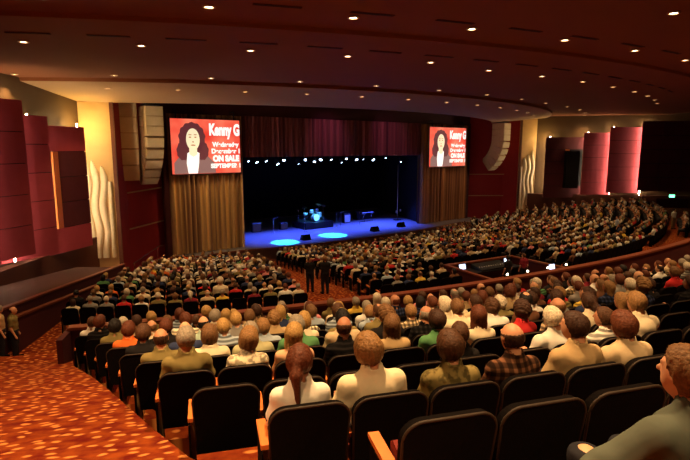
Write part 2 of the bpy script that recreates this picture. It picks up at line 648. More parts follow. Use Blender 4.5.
wall_panel(rightw, 5.9, 1.6, .15, 1.2, 3.3, 9.75, 5, 'dark red wall panel with recess beside the far relief pilaster', dark=True, recess=True, group=GR)
wall_panel(rightw, 8.4, 5.35, .15, 1.1, 3.7, 10.2, 5, 'pink-lit red wall panel far side, second from the far pilaster', group=GR)
wall_panel(rightw, 11.3, 7.85, .15, 1.1, 3.9, 10.75, 5, 'pink-lit red wall panel far side, third from the far pilaster', group=GR)
for s, zt, wh in ((5.85, 10.25, 'behind the second far-side panel from the pilaster'), (8.3, 10.8, 'behind the third far-side panel from the pilaster'), (11.2, 11.15, 'behind the large dark tile field'), (2.1, 9.8, 'lighting the far relief pilaster')):
    cove_lamp(rightw, s, .6, 3.75, zt, 'vertical cove lamp ' + wh, 8 if s > 2.5 else 110, 'cove lamps on the far side wall')
# big dark panel field on the far wall beyond the pink-lit panels
t = thing('wall_panel_field', 'large dark grid of wall tiles right of the pink-lit panels', 'wall panel', rightw(16, .2, 4.2))
b0 = rightw(16, .2, 4.2)
for i in range(8):
    for j in range(5):
        mb = MB(); a0, a1 = 10.9 + i * 1.9, 10.9 + (i + 1) * 1.9 - .05
        mb.extr([(a0, .8), (a1, .8), (a1, .95), (a0, .95)], lambda a, n, z: rightw(a, n, z) - b0, 4.2 + j * 1.42, 4.2 + (j + 1) * 1.42 - .05)
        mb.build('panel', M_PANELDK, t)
mb = MB(); mb.extr([(10.95, .7), (26, .7), (26, .79), (10.95, .79)], lambda a, n, z: rightw(a, n, z) - b0, 4.2, 11.3); mb.build('light_stop', M_DARK, t)  # added sheet keeps the cove lamp from showing between tiles
for i in range(3):
    for j in range(1, 5):
        mb = MB(); c = rightw(12.8 + i * 1.9, .98, 4.2 + j * 1.42 - .02) - b0
        mb.box(c, (.16, .16, .16)); mb.build('bracket', M_MAROON, t)

# small black loudspeaker in the recess on the far wall
t = thing('wall_speaker', 'tall black loudspeaker in the recess of the far wall panel', 'loudspeaker', rightw(4.5, 1.0, 4.4))
b0 = rightw(4.5, 1.0, 4.4)
mb = MB(); mb.extr([(3.6, .75), (5.1, .75), (5.0, 1.5), (3.7, 1.5)], lambda a, n, z: rightw(a, n, z) - b0, 4.4, 8.3)
mb.build('cabinet', M_DARK, t)
mb = MB(); mb.extr([(3.75, 1.5), (4.95, 1.5), (4.95, 1.54), (3.75, 1.54)], lambda a, n, z: rightw(a, n, z) - b0, 4.5, 8.2)
mb.build('grille', M_METAL, t)


# ---- relief pilasters with wavy strips, either side of the stage
def pilaster(A, B, ztop, side, lampend, label):
    """A and B: the two ends of the face seen from the audience"""
    A = Vector(A); B = Vector(B)
    d = (B - A); Wd = d.length; d.normalize()
    nrm = Vector((d.y, -d.x, 0))           # towards the audience
    fn = lambda a, n, z: Vector((A.x + d.x * a + nrm.x * n, A.y + d.y * a + nrm.y * n, z))
    mb = MB(); mb.extr([(0, -1.2), (Wd, -1.2), (Wd, 0), (0, 0)], fn, 0, ztop)
    struct('wall_pilaster_' + side, mb, M_GOLD, label='gold plaster pilaster ' + label)
    t = thing('wavy_relief', 'cream relief of tall wavy strips ' + label, 'wall relief', fn(Wd * .5, .05, 1.6))
    b0 = fn(Wd * .5, .05, 1.6)
    tops = [8.35, 7.9, 7.55, 6.6]
    order = range(4) if lampend == 'A' else range(3, -1, -1)
    x = .14 if lampend == 'A' else Wd - .14
    sg = 1 if lampend == 'A' else -1
    for i in range(4):
        sw = .40 if i < 3 else .26
        mb = MB(); prev = None
        N = 40
        front = []; rows_ = []
        for q in range(N + 1):
            z = 1.95 + (tops[i] - 1.95) * q / N
            wob = .15 * math.sin(z * 2.1 + .3) if i < 3 else 0
            taper = 1.0 if (z < tops[i] - .7 or i == 3) else max(.12, math.sqrt(max(0, (tops[i] - z) / .7)))
            xc = x + sg * (sw / 2) + wob * .6
            hw = sw / 2 * taper * .92
            dp = .16
            rows_.append([fn(xc - hw, .02, z) - b0, fn(xc - hw, dp * .6, z) - b0, fn(xc, dp, z) - b0, fn(xc + hw, dp * .6, z) - b0, fn(xc + hw, .02, z) - b0])
        mb.sheet(rows_)
        mb.add(rows_[-1], [(0, 1, 2, 3, 4)])
        mb.build('wavy_strip', M_CREAM, t, smooth=True)
        x += sg * (sw + .05)
    for zz in (3.3, 5.0, 6.4):
        mb = MB(); mb.extr([(.1, 0), (Wd - .35, 0), (Wd - .35, .09), (.1, .09)] if lampend == 'A' else [(.35, 0), (Wd - .1, 0), (Wd - .1, .09), (.35, .09)], lambda a, n, z: fn(a, n, z) - b0, zz, zz + .04)
        mb.build('cross_bar', M_TAN, t)
    mb = MB()
    e = (Wd - .22, Wd) if lampend == 'A' else (0, .22)
    mb.extr([(e[0], 0), (e[1], 0), (e[1], .12), (e[0], .12)], fn, .3, ztop)
    tr = tag(mb.build('trim_1', M_BROWN, None), 'brown edge moulding ' + label, kind='structure')
    return fn, Wd


fnL, WL = pilaster(camp(-15.75, 31.0), camp(-13.75, 31.6), 12.4, 'left', 'A', 'on the near side of the stage')
fnR, WR = pilaster(Vector((19.9, -3.6, 0)), RW0 + RWD * .8 + RWN * .02, 12.4, 'right', 'B', 'on the far side of the stage')

# ---- stage end wall: alcoves, upper wall
cl = Vector((-17.4, -.2, 0)); pl = fnL(WL, -.1, 0)
mb = MB(); mb.sheet([[Vector((*v.xy, 0)), Vector((*v.xy, 13))] for v in (pl, pl + Vector((.9, 1.6, 0)), cl + Vector((0, .9, 0)), cl + Vector((0, .5, 0)))])
struct('wall_alcove_left', mb, M_REDWALL, label='dark red alcove wall on the near side of the stage')
cr_ = Vector((15.3, -.2, 0)); pr = fnR(0, -.1, 0)
mb = MB(); mb.sheet([[Vector((*v.xy, 0)), Vector((*v.xy, 13))] for v in (cr_ + Vector((0, .5, 0)), cr_ + Vector((.1, .9, 0)), pr + Vector((-.9, 1.3, 0)), pr)])
struct('wall_alcove_right', mb, M_REDWALL, label='dark red alcove wall on the far side of the stage')
mb = MB()
mb.box((-1.2, .06, 10.5), (34, .3, 5.0))
mb.box((-14.6, .06, 4.1), (5.6, .3, 7.8))
mb.box((11.8, .06, 4.1), (7.2, .3, 7.8))
struct('wall_stage', mb, M_MAROON, label='dark maroon wall behind the house curtains')
# alcove trims
for zz in (3.4, 5.75):
    a = pl + Vector((.9, 1.5, 0)); b = cl + Vector((0, .8, 0))
    mb = MB(); mb.tube([Vector((a.x, a.y - .1, zz)), Vector((b.x, b.y - .1, zz + .12))], .05, 6)
    tag(mb.build('trim_2', M_TAN), 'tan rail across the near red alcove', kind='structure')
    a = cr_ + Vector((.1, .8, 0)); b = pr + Vector((-.9, 1.2, 0))
    mb = MB(); mb.tube([Vector((a.x, a.y - .1, zz)), Vector((b.x, b.y - .1, zz))], .05, 6)
    tag(mb.build('trim_3', M_TAN), 'tan rail across the far red alcove', kind='structure')
# dark posts at the curtain edges
for x, s_ in ((-17.55, 'near'), (15.45, 'far')):
    mb = MB(); mb.box((x, -.1, 5.6), (.35, .5, 11.2))
    tag(mb.build('trim_4', M_MAROON), 'dark maroon post at the %s curtain edge' % s_, kind='structure')


# ---- house curtains
def pleats(name, label, x0, x1, z0, z1, y, per, amp, m, jitter=.35, seed=1):
    rr = random.Random(seed)
    mb = MB(); xs = []
    x = x0; cols = []
    ph = 0
    n = int((x1 - x0) / per)
    pts = []
    for i in range(n):
        wd = (x1 - x0) / n
        a = amp * (1 + rr.uniform(-jitter, jitter))
        for q in range(6):
            u = (i + q / 6) * wd + x0
            pts.append((u, y - a * (.5 - .5 * math.cos(2 * PI * q / 6))))
    pts.append((x1, y))
    g = [[Vector((u, v, z0)), Vector((u, v, (z0 + z1) / 2)), Vector((u, v, z1))] for u, v in pts]
    mb.sheet(g)
    o = mb.build(name, m, None, True)
    return tag(o, label, 'curtain')


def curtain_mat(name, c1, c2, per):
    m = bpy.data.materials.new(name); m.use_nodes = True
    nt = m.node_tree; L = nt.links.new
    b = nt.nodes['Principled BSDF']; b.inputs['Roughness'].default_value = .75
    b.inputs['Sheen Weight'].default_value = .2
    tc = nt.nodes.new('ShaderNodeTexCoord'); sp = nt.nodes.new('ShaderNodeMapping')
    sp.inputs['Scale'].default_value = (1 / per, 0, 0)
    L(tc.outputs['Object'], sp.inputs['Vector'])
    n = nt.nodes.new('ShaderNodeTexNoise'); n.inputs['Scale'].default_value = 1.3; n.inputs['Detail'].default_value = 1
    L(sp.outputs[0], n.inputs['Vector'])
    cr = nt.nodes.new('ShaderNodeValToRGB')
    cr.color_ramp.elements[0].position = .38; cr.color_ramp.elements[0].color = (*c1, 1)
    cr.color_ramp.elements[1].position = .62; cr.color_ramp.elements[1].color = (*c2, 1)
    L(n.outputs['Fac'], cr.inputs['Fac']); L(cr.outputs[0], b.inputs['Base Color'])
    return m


M_CUR = curtain_mat('curtain_velour', (.09, .02, .010), (.78, .46, .16), .42)  # dark stripes paint shade of deep folds, tan ones the lit cloth
M_CUR2 = curtain_mat('valance_velour', (.12, .016, .022), (.40, .10, .09), .42)
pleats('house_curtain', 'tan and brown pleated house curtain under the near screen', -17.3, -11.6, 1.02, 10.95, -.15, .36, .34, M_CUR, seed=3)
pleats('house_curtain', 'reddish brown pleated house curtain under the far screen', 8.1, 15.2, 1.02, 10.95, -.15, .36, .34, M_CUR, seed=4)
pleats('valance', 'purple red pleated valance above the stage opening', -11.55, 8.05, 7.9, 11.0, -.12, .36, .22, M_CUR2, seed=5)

# ---- stage
edge = [(-17.4, -.3), (-16.2, -1.5), (-12.8, -1.5), (-10.5, -2.1), (-7.5, -2.6), (-4.0, -3.0), (-1.0, -3.15), (2.4, -3.2), (5.5, -3.05), (8.7, -2.7), (11.9, -2.1), (14.0, -3.2), (16.2, -3.4)]
mb = MB()
mb.prism(edge + [(16.2, 14), (-17.4, 14)], -.05, .98)
struct('floor_stage', mb, M_STAGE, label='stage floor in front of and behind the stage opening')
mb = MB()
for i in range(len(edge) - 1):
    a = Vector((*edge[i], 0)); b = Vector((*edge[i + 1], 0)); d = (b - a).normalized(); nn = Vector((d.y, -d.x, 0))
    mb.prism([(v.x, v.y) for v in (a + nn * .03, b + nn * .03, b - nn * .0, a - nn * .0)], -.2, .94)
st = struct('wall_stage_front', mb, M_SKIRT, label='dark brown front of the stage apron')
mb = MB()
for i in range(len(edge) - 1):
    a = Vector((*edge[i], 0)); b = Vector((*edge[i + 1], 0)); d = (b - a).normalized(); nn = Vector((d.y, -d.x, 0))
    mb.prism([(v.x, v.y) for v in (a + nn * .05, b + nn * .05, b - nn * .06, a - nn * .06)], .94, 1.03)
mb.build('stage_lip', M_WOODRAIL, st)
# stage box
mb = MB()
mb.sheet([[(-16, 13, 1), (-16, 13, 12)], [(14, 13, 1), (14, 13, 12)]])
mb.sheet([[(-12.4, 1.1, 1), (-12.4, 1.1, 12)], [(-16, 13, 1), (-16, 13, 12)]])
mb.sheet([[(9.0, 1.1, 1), (9.0, 1.1, 12)], [(14, 13, 1), (14, 13, 12)]])
mb.sheet([[(-16, 1.1, 11.5), (14, 1.1, 11.5)], [(-16, 13, 11.5), (14, 13, 11.5)]])
struct('wall_stage_back', mb, M_DARK, label='black masking around the stage')
# steps at the near end of the stage with a handrail
t = thing('stage_steps', 'short dark stair up to the near end of the stage', 'steps', (-18.2, -1.7, .35))
for i in range(3):
    mb = MB(); mb.box((-.35 * (2 - i), -.35 * (2 - i), .1 + .1 * i), (1.5, .5, .2 + .2 * i)); mb.build('step', M_SKIRT, t)
mb = MB(); mb.tube([(-2.6, -.9, .95), (-.6, .1, 1.7), (-.2, .3, 1.7)], .03, 6); mb.build('handrail', M_CHROME, t)
for q in ((-2.5, -.85, .95), (-.7, .05, 1.65)):
    mb = MB(); mb.tube([(q[0], q[1], -.2), q], .025, 6); mb.build('post', M_CHROME, t)

# exit sign and door on the far wall
t = thing('exit_sign', 'small glowing green exit sign above the far door', 'sign', rightw(14.3, .55, 3.62))
b0 = rightw(14.3, .55, 3.62)
mb = MB(); mb.extr([(14.0, .5), (14.62, .5), (14.62, .6), (14.0, .6)], lambda a, n, z: rightw(a, n, z) - b0, 3.52, 3.86); mb.build('housing', M_METAL, t)
mb = MB(); mb.extr([(14.06, .6), (14.56, .6), (14.56, .62), (14.06, .62)], lambda a, n, z: rightw(a, n, z) - b0, 3.56, 3.82); mb.build('lit_face', emit('exit_green', (.15, 1.0, .45), 5.0), t)
mb = MB(); mb.extr([(12.9, .5), (15.9, .5), (15.9, .58), (12.9, .58)], lambda a, n, z: rightw(a, n, z), 1.6, 3.4)
tag(mb.build('door_1', M_MAROON), 'dark maroon double door under the exit sign', kind='structure')

# ================================================================== CEILING FITTINGS
M_LENS = emit('downlight_lens', (1.0, .80, .52), 14.0)
mb = MB(); mb.lathe([(.17, .0), (.17, -.03), (.12, -.035), (.115, .05)], seg=14); ME_TRIM = mb.mesh('trim', M_TAN)
mb = MB(); mb.lathe([(.001, -.012), (.105, -.012), (.105, .03)], seg=14); ME_LENS = mb.mesh('lens', M_LENS)
SPOT = bpy.data.lights.new('house_downlight', 'SPOT')
SPOTS = {}


def spot_data(g):
    if g not in SPOTS:
        SPOTS[g] = SPOT.copy(); SPOTS[g].energy = SPOT.energy * g
    return SPOTS[g]


SPOT.energy = DOWN_W * 25
SPOT.color = WARM
SPOT.spot_size = R_(92)
SPOT.spot_blend = .6
SPOT.shadow_soft_size = .10


def downlight(R, th, rowname, g=1.0):
    z = zceil(R)
    p = pol(R, th, z - .01)
    q = proj(p)
    t = thing('ceiling_downlight', 'small round recessed ceiling downlight in %s' % rowname, 'ceiling light', p, group='ceiling downlights, ' + rowname)
    link('trim_ring', ME_TRIM, t); link('lens', ME_LENS, t)
    l = bpy.data.objects.new('downlight_lamp', spot_data(g))
    COL.objects.link(l); l.parent = t; l.location = (0, 0, -.06)


for i in range(12): downlight(37.8, -31.6 + 5.27 * i, 'the ceiling band over the front edge', .8)
for i in range(13): downlight(40.5 + max(0, i - 8) * .6, -36.2 + 6.2 * i, 'the second arc from the stage', .8)
for i in range(13): downlight(48.0 if i < 5 else 47.4, -30.9 + 4.3 * i, 'the middle arc of the ceiling', .85)
for i in range(10): downlight(52.9, -24.0 + 4.15 * i - 4.15, 'the arc behind the long slots', .95)
for i in range(9): downlight(56.6, -28.2 + 4.1 * i, 'the rear arc of the ceiling', 1.3)
for i in range(5): downlight(62.5, -27.5 + 4.5 * i, 'the arc over the rear rows', (3.4, 4.2, 1.6, 1.0, 1.0)[i])
for i in range(4): downlight(67.5, -30.5 + 4.5 * i, 'the arc behind the rear rows', (3.4, 4.0, 1.8, 1.0)[i])

mb = MB(); mb.box((0, 0, -.004), (1.15, .075, .02)); ME_SLOT = mb.mesh('slot', M_DARK)
mb = MB()
for y in (-.05, .05): mb.box((0, y, -.004), (1.25, .02, .026))
ME_SFR = mb.mesh('frame', M_BROWN)
for R, th, g in [(53.4, -22.2 + 2.75 * i, 'rear row of ceiling slots') for i in range(9)] + [(49.3 - .02 * i, -30.1 + 2.65 * i, 'front row of ceiling slots') for i in range(16)]:
    t = thing('ceiling_vent', 'narrow dark slot diffuser in the ceiling, ' + g, 'ceiling vent', pol(R, th, zceil(R) - .008), R_(th), group=g)
    link('slot', ME_SLOT, t); link('frame', ME_SFR, t)

# ================================================================== SCREENS
def text_mesh(s, size, bold=0.0, sx=1.0):
    c = bpy.data.curves.new('txt', 'FONT')
    c.body = s; c.size = size; c.offset = bold
    c.align_x = 'LEFT'; c.extrude = .004
    o = bpy.data.objects.new('txt', c); COL.objects.link(o)
    dg = bpy.context.evaluated_depsgraph_get()
    me = bpy.data.meshes.new_from_object(o.evaluated_get(dg))
    bpy.data.objects.remove(o)
    xs = [v.co.x for v in me.vertices]
    me['w'] = max(xs) if xs else 0
    return me


M_SC_RED = bpy.data.materials.new('screen_red'); M_SC_RED.use_nodes = True
nt = M_SC_RED.node_tree
b = nt.nodes['Principled BSDF']; b.inputs['Base Color'].default_value = (.05, .02, .02, 1)
tc = nt.nodes.new('ShaderNodeTexCoord'); gr = nt.nodes.new('ShaderNodeTexNoise'); gr.inputs['Scale'].default_value = .55
rp = nt.nodes.new('ShaderNodeValToRGB')
rp.color_ramp.elements[0].position = .35; rp.color_ramp.elements[0].color = (.75, .035, .02, 1)
rp.color_ramp.elements[1].position = .7; rp.color_ramp.elements[1].color = (1.0, .22, .12, 1)
nt.links.new(tc.outputs['Object'], gr.inputs['Vector']); nt.links.new(gr.outputs['Fac'], rp.inputs['Fac'])
nt.links.new(rp.outputs[0], b.inputs['Emission Color']); b.inputs['Emission Strength'].default_value = 1.15
M_SC_WHITE = emit('screen_white', (1, .93, .86), 1.15)
M_SC_HAIR = emit('screen_hair', (.16, .035, .04), .8)
M_SC_FACE = emit('screen_face', (1.0, .83, .52), 1.0)
M_SC_SHADE = emit('screen_face_shade', (.55, .24, .10), .8)
M_SC_JKT = emit('screen_jacket', (.33, .17, .15), .8)


def blob(cx, cz, rx, rz, y, n=28, wob=0.0, fr=7, a0=0, a1=2 * PI):
    return [(cx + rx * (1 + wob * math.sin(fr * (a0 + (a1 - a0) * i / n))) * math.cos(a0 + (a1 - a0) * i / n), y,
             cz + rz * (1 + wob * math.sin(fr * (a0 + (a1 - a0) * i / n))) * math.sin(a0 + (a1 - a0) * i / n)) for i in range(n)]


def layer(t, name, m, *polys):
    mb = MB()
    for p in polys:
        n = len(p)
        mb.add(list(p) + [(x, y + .006, z) for x, y, z in p], [tuple(range(n))] + [(i, i + n, (i + 1) % n + n, (i + 1) % n) for i in range(n)])
    return mb.build(name, m, t)


def screen(x0, x1, z0, z1, y, rz, label):
    W, H = x1 - x0, z1 - z0
    t = thing('projection_screen', label, 'screen', (x0 + W / 2, y, z0), rz)
    mb = MB(); mb.box((0, .06, H / 2), (W + .16, .08, H + .16)); mb.build('frame', M_METAL, t)
    mb = MB(); mb.box((0, .012, H / 2), (W, .016, H)); mb.build('picture', M_SC_RED, t)
    for sx in (-1, 1):
        mb = MB(); mb.box((sx * W * .42, .06, H + .34), (.08, .06, .56)); mb.box((sx * W * .42, .34, H + .6), (.08, .62, .08)); mb.build('bracket', M_METAL, t)
    X = lambda u: (u - .5) * W
    Z = lambda v: v * H
    # portrait: long dark curls, pale face, dark jacket over a white shirt
    layer(t, 'picture_jacket', M_SC_JKT, [(X(a), -.002, Z(c)) for a, c in ((.03, .005), (.03, .2), (.12, .34), (.24, .42), (.36, .42), (.50, .33), (.60, .2), (.62, .005))])
    layer(t, 'picture_hair', M_SC_HAIR, blob(X(.29), Z(.66), W * .185, H * .28, -.004, 60, .035, 13), blob(X(.16), Z(.42), W * .09, H * .17, -.004, 30, .05, 9), blob(X(.43), Z(.42), W * .09, H * .17, -.004, 30, .05, 9))
    layer(t, 'picture_shirt', M_SC_WHITE, [(X(a), -.008, Z(c)) for a, c in ((.22, .005), (.20, .2), (.215, .38), (.30, .44), (.385, .38), (.375, .2), (.35, .005))])
    layer(t, 'picture_neck', M_SC_FACE, [(X(a), -.010, Z(c)) for a, c in ((.24, .36), (.245, .5), (.35, .5), (.355, .36), (.30, .31))])
    layer(t, 'picture_face', M_SC_FACE, blob(X(.30), Z(.63), W * .095, H * .20, -.013, 32))
    layer(t, 'picture_features', M_SC_SHADE, blob(X(.26), Z(.67), W * .018, H * .012, -.016, 12), blob(X(.335), Z(.67), W * .018, H * .012, -.016, 12),
          blob(X(.30), Z(.585), W * .012, H * .014, -.016, 10), blob(X(.30), Z(.525), W * .035, H * .012, -.016, 14),
          blob(X(.26), Z(.715), W * .026, H * .008, -.016, 12), blob(X(.335), Z(.715), W * .026, H * .008, -.016, 12))
    for s, u, v, size, bold, wmax, m in (('Kenny G', .535, .72, .23, .012, .46, M_SC_WHITE), ('Wednesday', .58, .50, .12, .006, .40, M_SC_WHITE),
                                      ('December 1', .56, .375, .12, .006, .43, M_SC_WHITE), ('ON SALE', .58, .225, .15, .011, .40, M_SC_WHITE), ('SEPTEMBER 1', .545, .10, .11, .006, .45, M_SC_WHITE)):
        me = text_mesh(s, size * H, bold * H)
        k = wmax * W / max(me['w'], .01)
        me.transform(Matrix.Diagonal((k, 1.25 if s == 'Kenny G' else 1.0, 1, 1)))
        me.transform(Matrix.Rotation(PI / 2, 4, 'X'))
        me.materials.clear(); me.materials.append(m)
        o = link('lettering', me, t, (X(u), -.010, Z(v)))
    return t


screen(-17.25, -12.05, 6.8, 10.6, -.75, 0, 'lit projection screen with a long-haired portrait beside the near alcove')
screen(8.75, 14.35, 6.75, 10.65, -.75, 0, 'lit projection screen with a long-haired portrait beside the far alcove')


# ================================================================== LINE ARRAYS
def line_array(x, y, ztop, nbox, width, depth, hbox, curve, label, mbox=None, start=3):
    t = thing('line_array', label, 'loudspeaker', (x, y, ztop - nbox * hbox - .2))
    z = ztop - (ztop - nbox * hbox - .2); ang = 0.0
    yy = 0.0
    for i in range(nbox):
        if i >= start:
            ang += curve
        rot = Matrix.Rotation(ang, 3, 'X')
        c = Vector((0, yy, z)) + rot @ Vector((0, 0, -hbox / 2))
        mb = MB()
        prof_ = [(-depth / 2, -hbox / 2 + .008), (depth / 2, -hbox / 2 + .02), (depth / 2, hbox / 2 - .02), (-depth / 2, hbox / 2 - .008)]
        mb.extr(prof_, lambda a, b, t_: c + rot @ Vector((t_, a, b)), -width / 2, width / 2)
        cb = mb.build('cabinet', mbox or M_BEIGE, t)
        mb = MB()
        mb.extr([(-depth / 2 - .05, -hbox / 2 + .03), (-depth / 2, -hbox / 2 + .03), (-depth / 2, hbox / 2 - .03), (-depth / 2 - .05, hbox / 2 - .03)], lambda a, b, t_: c + rot @ Vector((t_, a, b)), -width / 2 + .03, width / 2 - .03)
        mb.build('grille', M_CREAM, cb)
        v = rot @ Vector((0, 0, -hbox))
        z += v.z; yy += v.y
    mb = MB(); mb.box((0, 0, ztop - t.location.z + .12), (width * .8, depth * .9, .12))
    for sx in (-.3, .3):
        mb.tube([(sx, 0, ztop - t.location.z + .1), (sx, 0, ztop - t.location.z + 1.6)], .02, 6)
    mb.build('flying_frame', M_METAL, t)
    return t


line_array(-19.0, -2.2, 11.2, 8, 1.1, 1.3, .62, R_(10), 'curved beige line array hung by the near alcove, next to the screen')
line_array(-20.3, -1.2, 11.5, 5, 1.1, 1.3, .98, R_(4), 'straight beige loudspeaker column hung behind the near line array')
line_array(17.9, -2.6, 11.2, 8, 1.2, 1.45, .62, R_(10), 'curved beige line array hung by the far alcove')

# ================================================================== STAGE EQUIPMENT
BLUEL = emit('stage_lens', (.55, .72, 1.0), 12.0)
mb = MB(); mb.tube([(-12, 0, 0), (8.5, 0, 0)], .05, 8); mb.tube([(-12, 0, .4), (8.5, 0, .4)], .05, 8)
for i in range(28):
    x = -12 + i * .75
    mb.tube([(x, 0, 0), (x + .375, 0, .4), (x + .75, 0, 0)], .02, 5)
tr = thing('lighting_truss', 'black lattice truss hung inside the top of the stage opening', 'truss', (0, 2.0, 8.3))
mb.build('lattice', M_METAL, tr)
mb = MB(); mb.tube([(-11.5, 0, .4), (-11.5, 0, 3.2)], .015, 5); mb.tube([(8, 0, .4), (8, 0, 3.2)], .015, 5); mb.build('hanging_cables', M_METAL, tr)
rs = random.Random(5)
xs_ = [-11.3, -10.0, -9.3, -8.4, -7.3, -6.6, -5.2, -4.4, -3.4, -2.7, -1.6, -.4, .2, 1.4, 2.2, 3.5, 5.2, 7.3]
for i, x in enumerate(xs_):
    ty = rs.uniform(.25, .75); tx = rs.uniform(-.5, .5)
    t = thing('stage_light', 'black stage lantern with a bluish lit lens on the lighting truss', 'stage light', (x, 1.85, 7.75 - rs.uniform(0, .45)), group='stage lanterns on the truss')
    rot = Matrix.Rotation(tx, 3, 'Y') @ Matrix.Rotation(-ty, 3, 'X')
    mb = MB(); mb.lathe([(.06, .28), (.10, .22), (.11, -.08), (.13, -.14)], seg=10, rot=rot); mb.build('body', M_METAL, t)
    mb = MB(); r_l = .115 * rs.choice((.6, 1, 1, 1.15)); mb.lathe([(.001, -.15), (r_l, -.15), (r_l, -.12)], seg=10, rot=rot); mb.build('lens', BLUEL, t)
    mb = MB(); mb.tube([(-.14, 0, 0), (-.14, 0, .32), (.14, 0, .32), (.14, 0, 0)], .012, 5); mb.build('yoke', M_METAL, t)
t = thing('light_tower', 'thin pale pole with a small ladder base at the far stage side', 'pole', (8.3, 3.2, 1))
mb = MB(); mb.tube([(0, 0, 0), (0, 0, 5.9)], .035, 6); mb.build('pole', M_STAND, t)
mb = MB(); mb.box((0, 0, .03), (.6, .6, .06)); mb.build('base', M_METAL, t)
for i in range(2):
    mb = MB(); mb.lathe([(.07, -.1), (.09, .12)], (-.25 + i * .6, -.1, .9 + .1 * i), 8); mb.build('lantern', M_STAND, t)


# drum kit
def drum(mb, c, r, h, rot=None): mb.lathe([(r, -h / 2), (r, h / 2)], c, 16, rot)


M_DRUM = mat('drum_shell', (.30, .32, .36), .3, metal=.2)
M_SKINW = mat('drum_head', (.75, .76, .78), .5)
M_CYM = mat('cymbal', (.65, .5, .2), .25, metal=1)
t = thing('drum_riser', 'low black platform under the drum kit', 'platform', (-1.6, 4.8, .98))
mb = MB(); mb.box((0, 0, .32), (3.2, 2.4, .60)); mb.build('deck', M_METAL, t)
for sx in (-1.5, 1.5):
    for sy in (-1.1, 1.1):
        mb = MB(); mb.box((sx, sy, .01), (.08, .08, .02)); mb.build('foot', M_METAL, t)
t = thing('drum_kit', 'drum kit with cymbals on the riser at centre stage', 'drum kit', (-1.6, 4.7, 1.62))
t.scale = (1.2, 1.2, 1.2)
RX = Matrix.Rotation(PI / 2, 3, 'X')
mb = MB(); drum(mb, (0, -.25, .30), .29, .42, RX); o = mb.build('bass_drum', M_DRUM, t)
mb = MB(); drum(mb, (0, -.47, .30), .27, .02, RX); mb.build('drum_head', M_SKINW, o)
for c, r, h in (((-.25, -.1, .78), .16, .22), ((.25, -.1, .80), .17, .24), ((.75, .25, .42), .22, .38), ((-.65, .2, .58), .18, .14)):
    mb = MB(); drum(mb, c, r, h); o = mb.build('tom_drum', M_DRUM, t)
    mb = MB(); drum(mb, (c[0], c[1], c[2] + h / 2 + .006), r * .96, .012); mb.build('drum_head', M_SKINW, o)
    mb = MB(); mb.tube([(c[0], c[1], 0), (c[0], c[1], c[2] - h / 2)], .015, 6); mb.build('leg', M_CHROME, o)
for c, r in (((-.95, -.1, 1.15), .24), ((.95, -.05, 1.2), .26), ((-1.15, .45, .95), .18), ((.2, -.45, 1.35), .22)):
    mb = MB(); mb.tube([(c[0], c[1], 0), (c[0], c[1], c[2])], .013, 6)
    for a in range(3): mb.tube([(c[0], c[1], .3), (c[0] + .25 * math.cos(a * 2.1), c[1] + .25 * math.sin(a * 2.1), 0)], .01, 5)
    o = mb.build('cymbal_stand', M_CHROME, t)
    mb = MB(); mb.lathe([(.02, .03), (r * .3, .02), (r, 0), (r, -.004), (.02, .02)], c, 16, Matrix.Rotation(.25, 3, 'X')); mb.build('cymbal', M_CYM, o)
mb = MB(); mb.lathe([(.17, .48), (.18, .54), (.1, .56)], (0, .65, 0), 12); mb.tube([(0, .65, 0), (0, .65, .5)], .03, 6); mb.build('stool', M_BLACK, t)


def mic_stand(x, y, boom, label):
    t = thing('microphone_stand', label, 'microphone stand', (x, y, .98), group='microphone stands on the stage')
    mb = MB()
    mb.tube([(0, 0, .05), (0, 0, 1.3)], .014, 6); mb.build('pole', M_CHROME, t)
    mb = MB(); mb.tube([(0, 0, 1.3), (boom, -.25, 1.52)], .011, 6); mb.build('boom', M_CHROME, t)
    for a in range(3):
        mb = MB(); mb.tube([(0, 0, .25), (.3 * math.cos(a * 2.09), .3 * math.sin(a * 2.09), .012)], .011, 5); mb.build('leg', M_CHROME, t)
    mb = MB(); mb.lathe([(.015, -.08), (.018, 0), (.028, .02), (.02, .06)], (boom, -.25, 1.54), 8); mb.build('microphone', M_METAL, t)


for x, y, bo in ((-4.2, 2.4, .3), (-.1, 2.9, -.3), (.9, 3.6, .35), (-6.6, 3.8, .3), (3.0, 3.2, -.3)):
    mic_stand(x, y, bo, 'slim microphone stand with a boom on the stage')


def amp(x, y, wd, hh, label, litlogo=None):
    t = thing('guitar_amplifier', label, 'amplifier', (x, y, .98))
    mb = MB(); mb.box((0, 0, hh / 2), (wd, .4, hh)); bevel(mb.build('cabinet', M_METAL, t), .02)
    mb = MB(); mb.box((0, -.21, hh * .44), (wd * .9, .02, hh * .75)); mb.build('grille_cloth', litlogo or M_GRILLE, t)
    mb = MB(); mb.box((0, -.21, hh * .91), (wd * .9, .02, hh * .1)); mb.build('control_panel', M_CHROME, t)
    for k in range(4):
        mb = MB(); mb.lathe([(.02, 0), (.02, .03)], (-wd * .3 + k * wd * .2, -.22, hh * .91), 8, Matrix.Rotation(PI / 2, 3, 'X')); mb.build('knob', M_METAL, t)


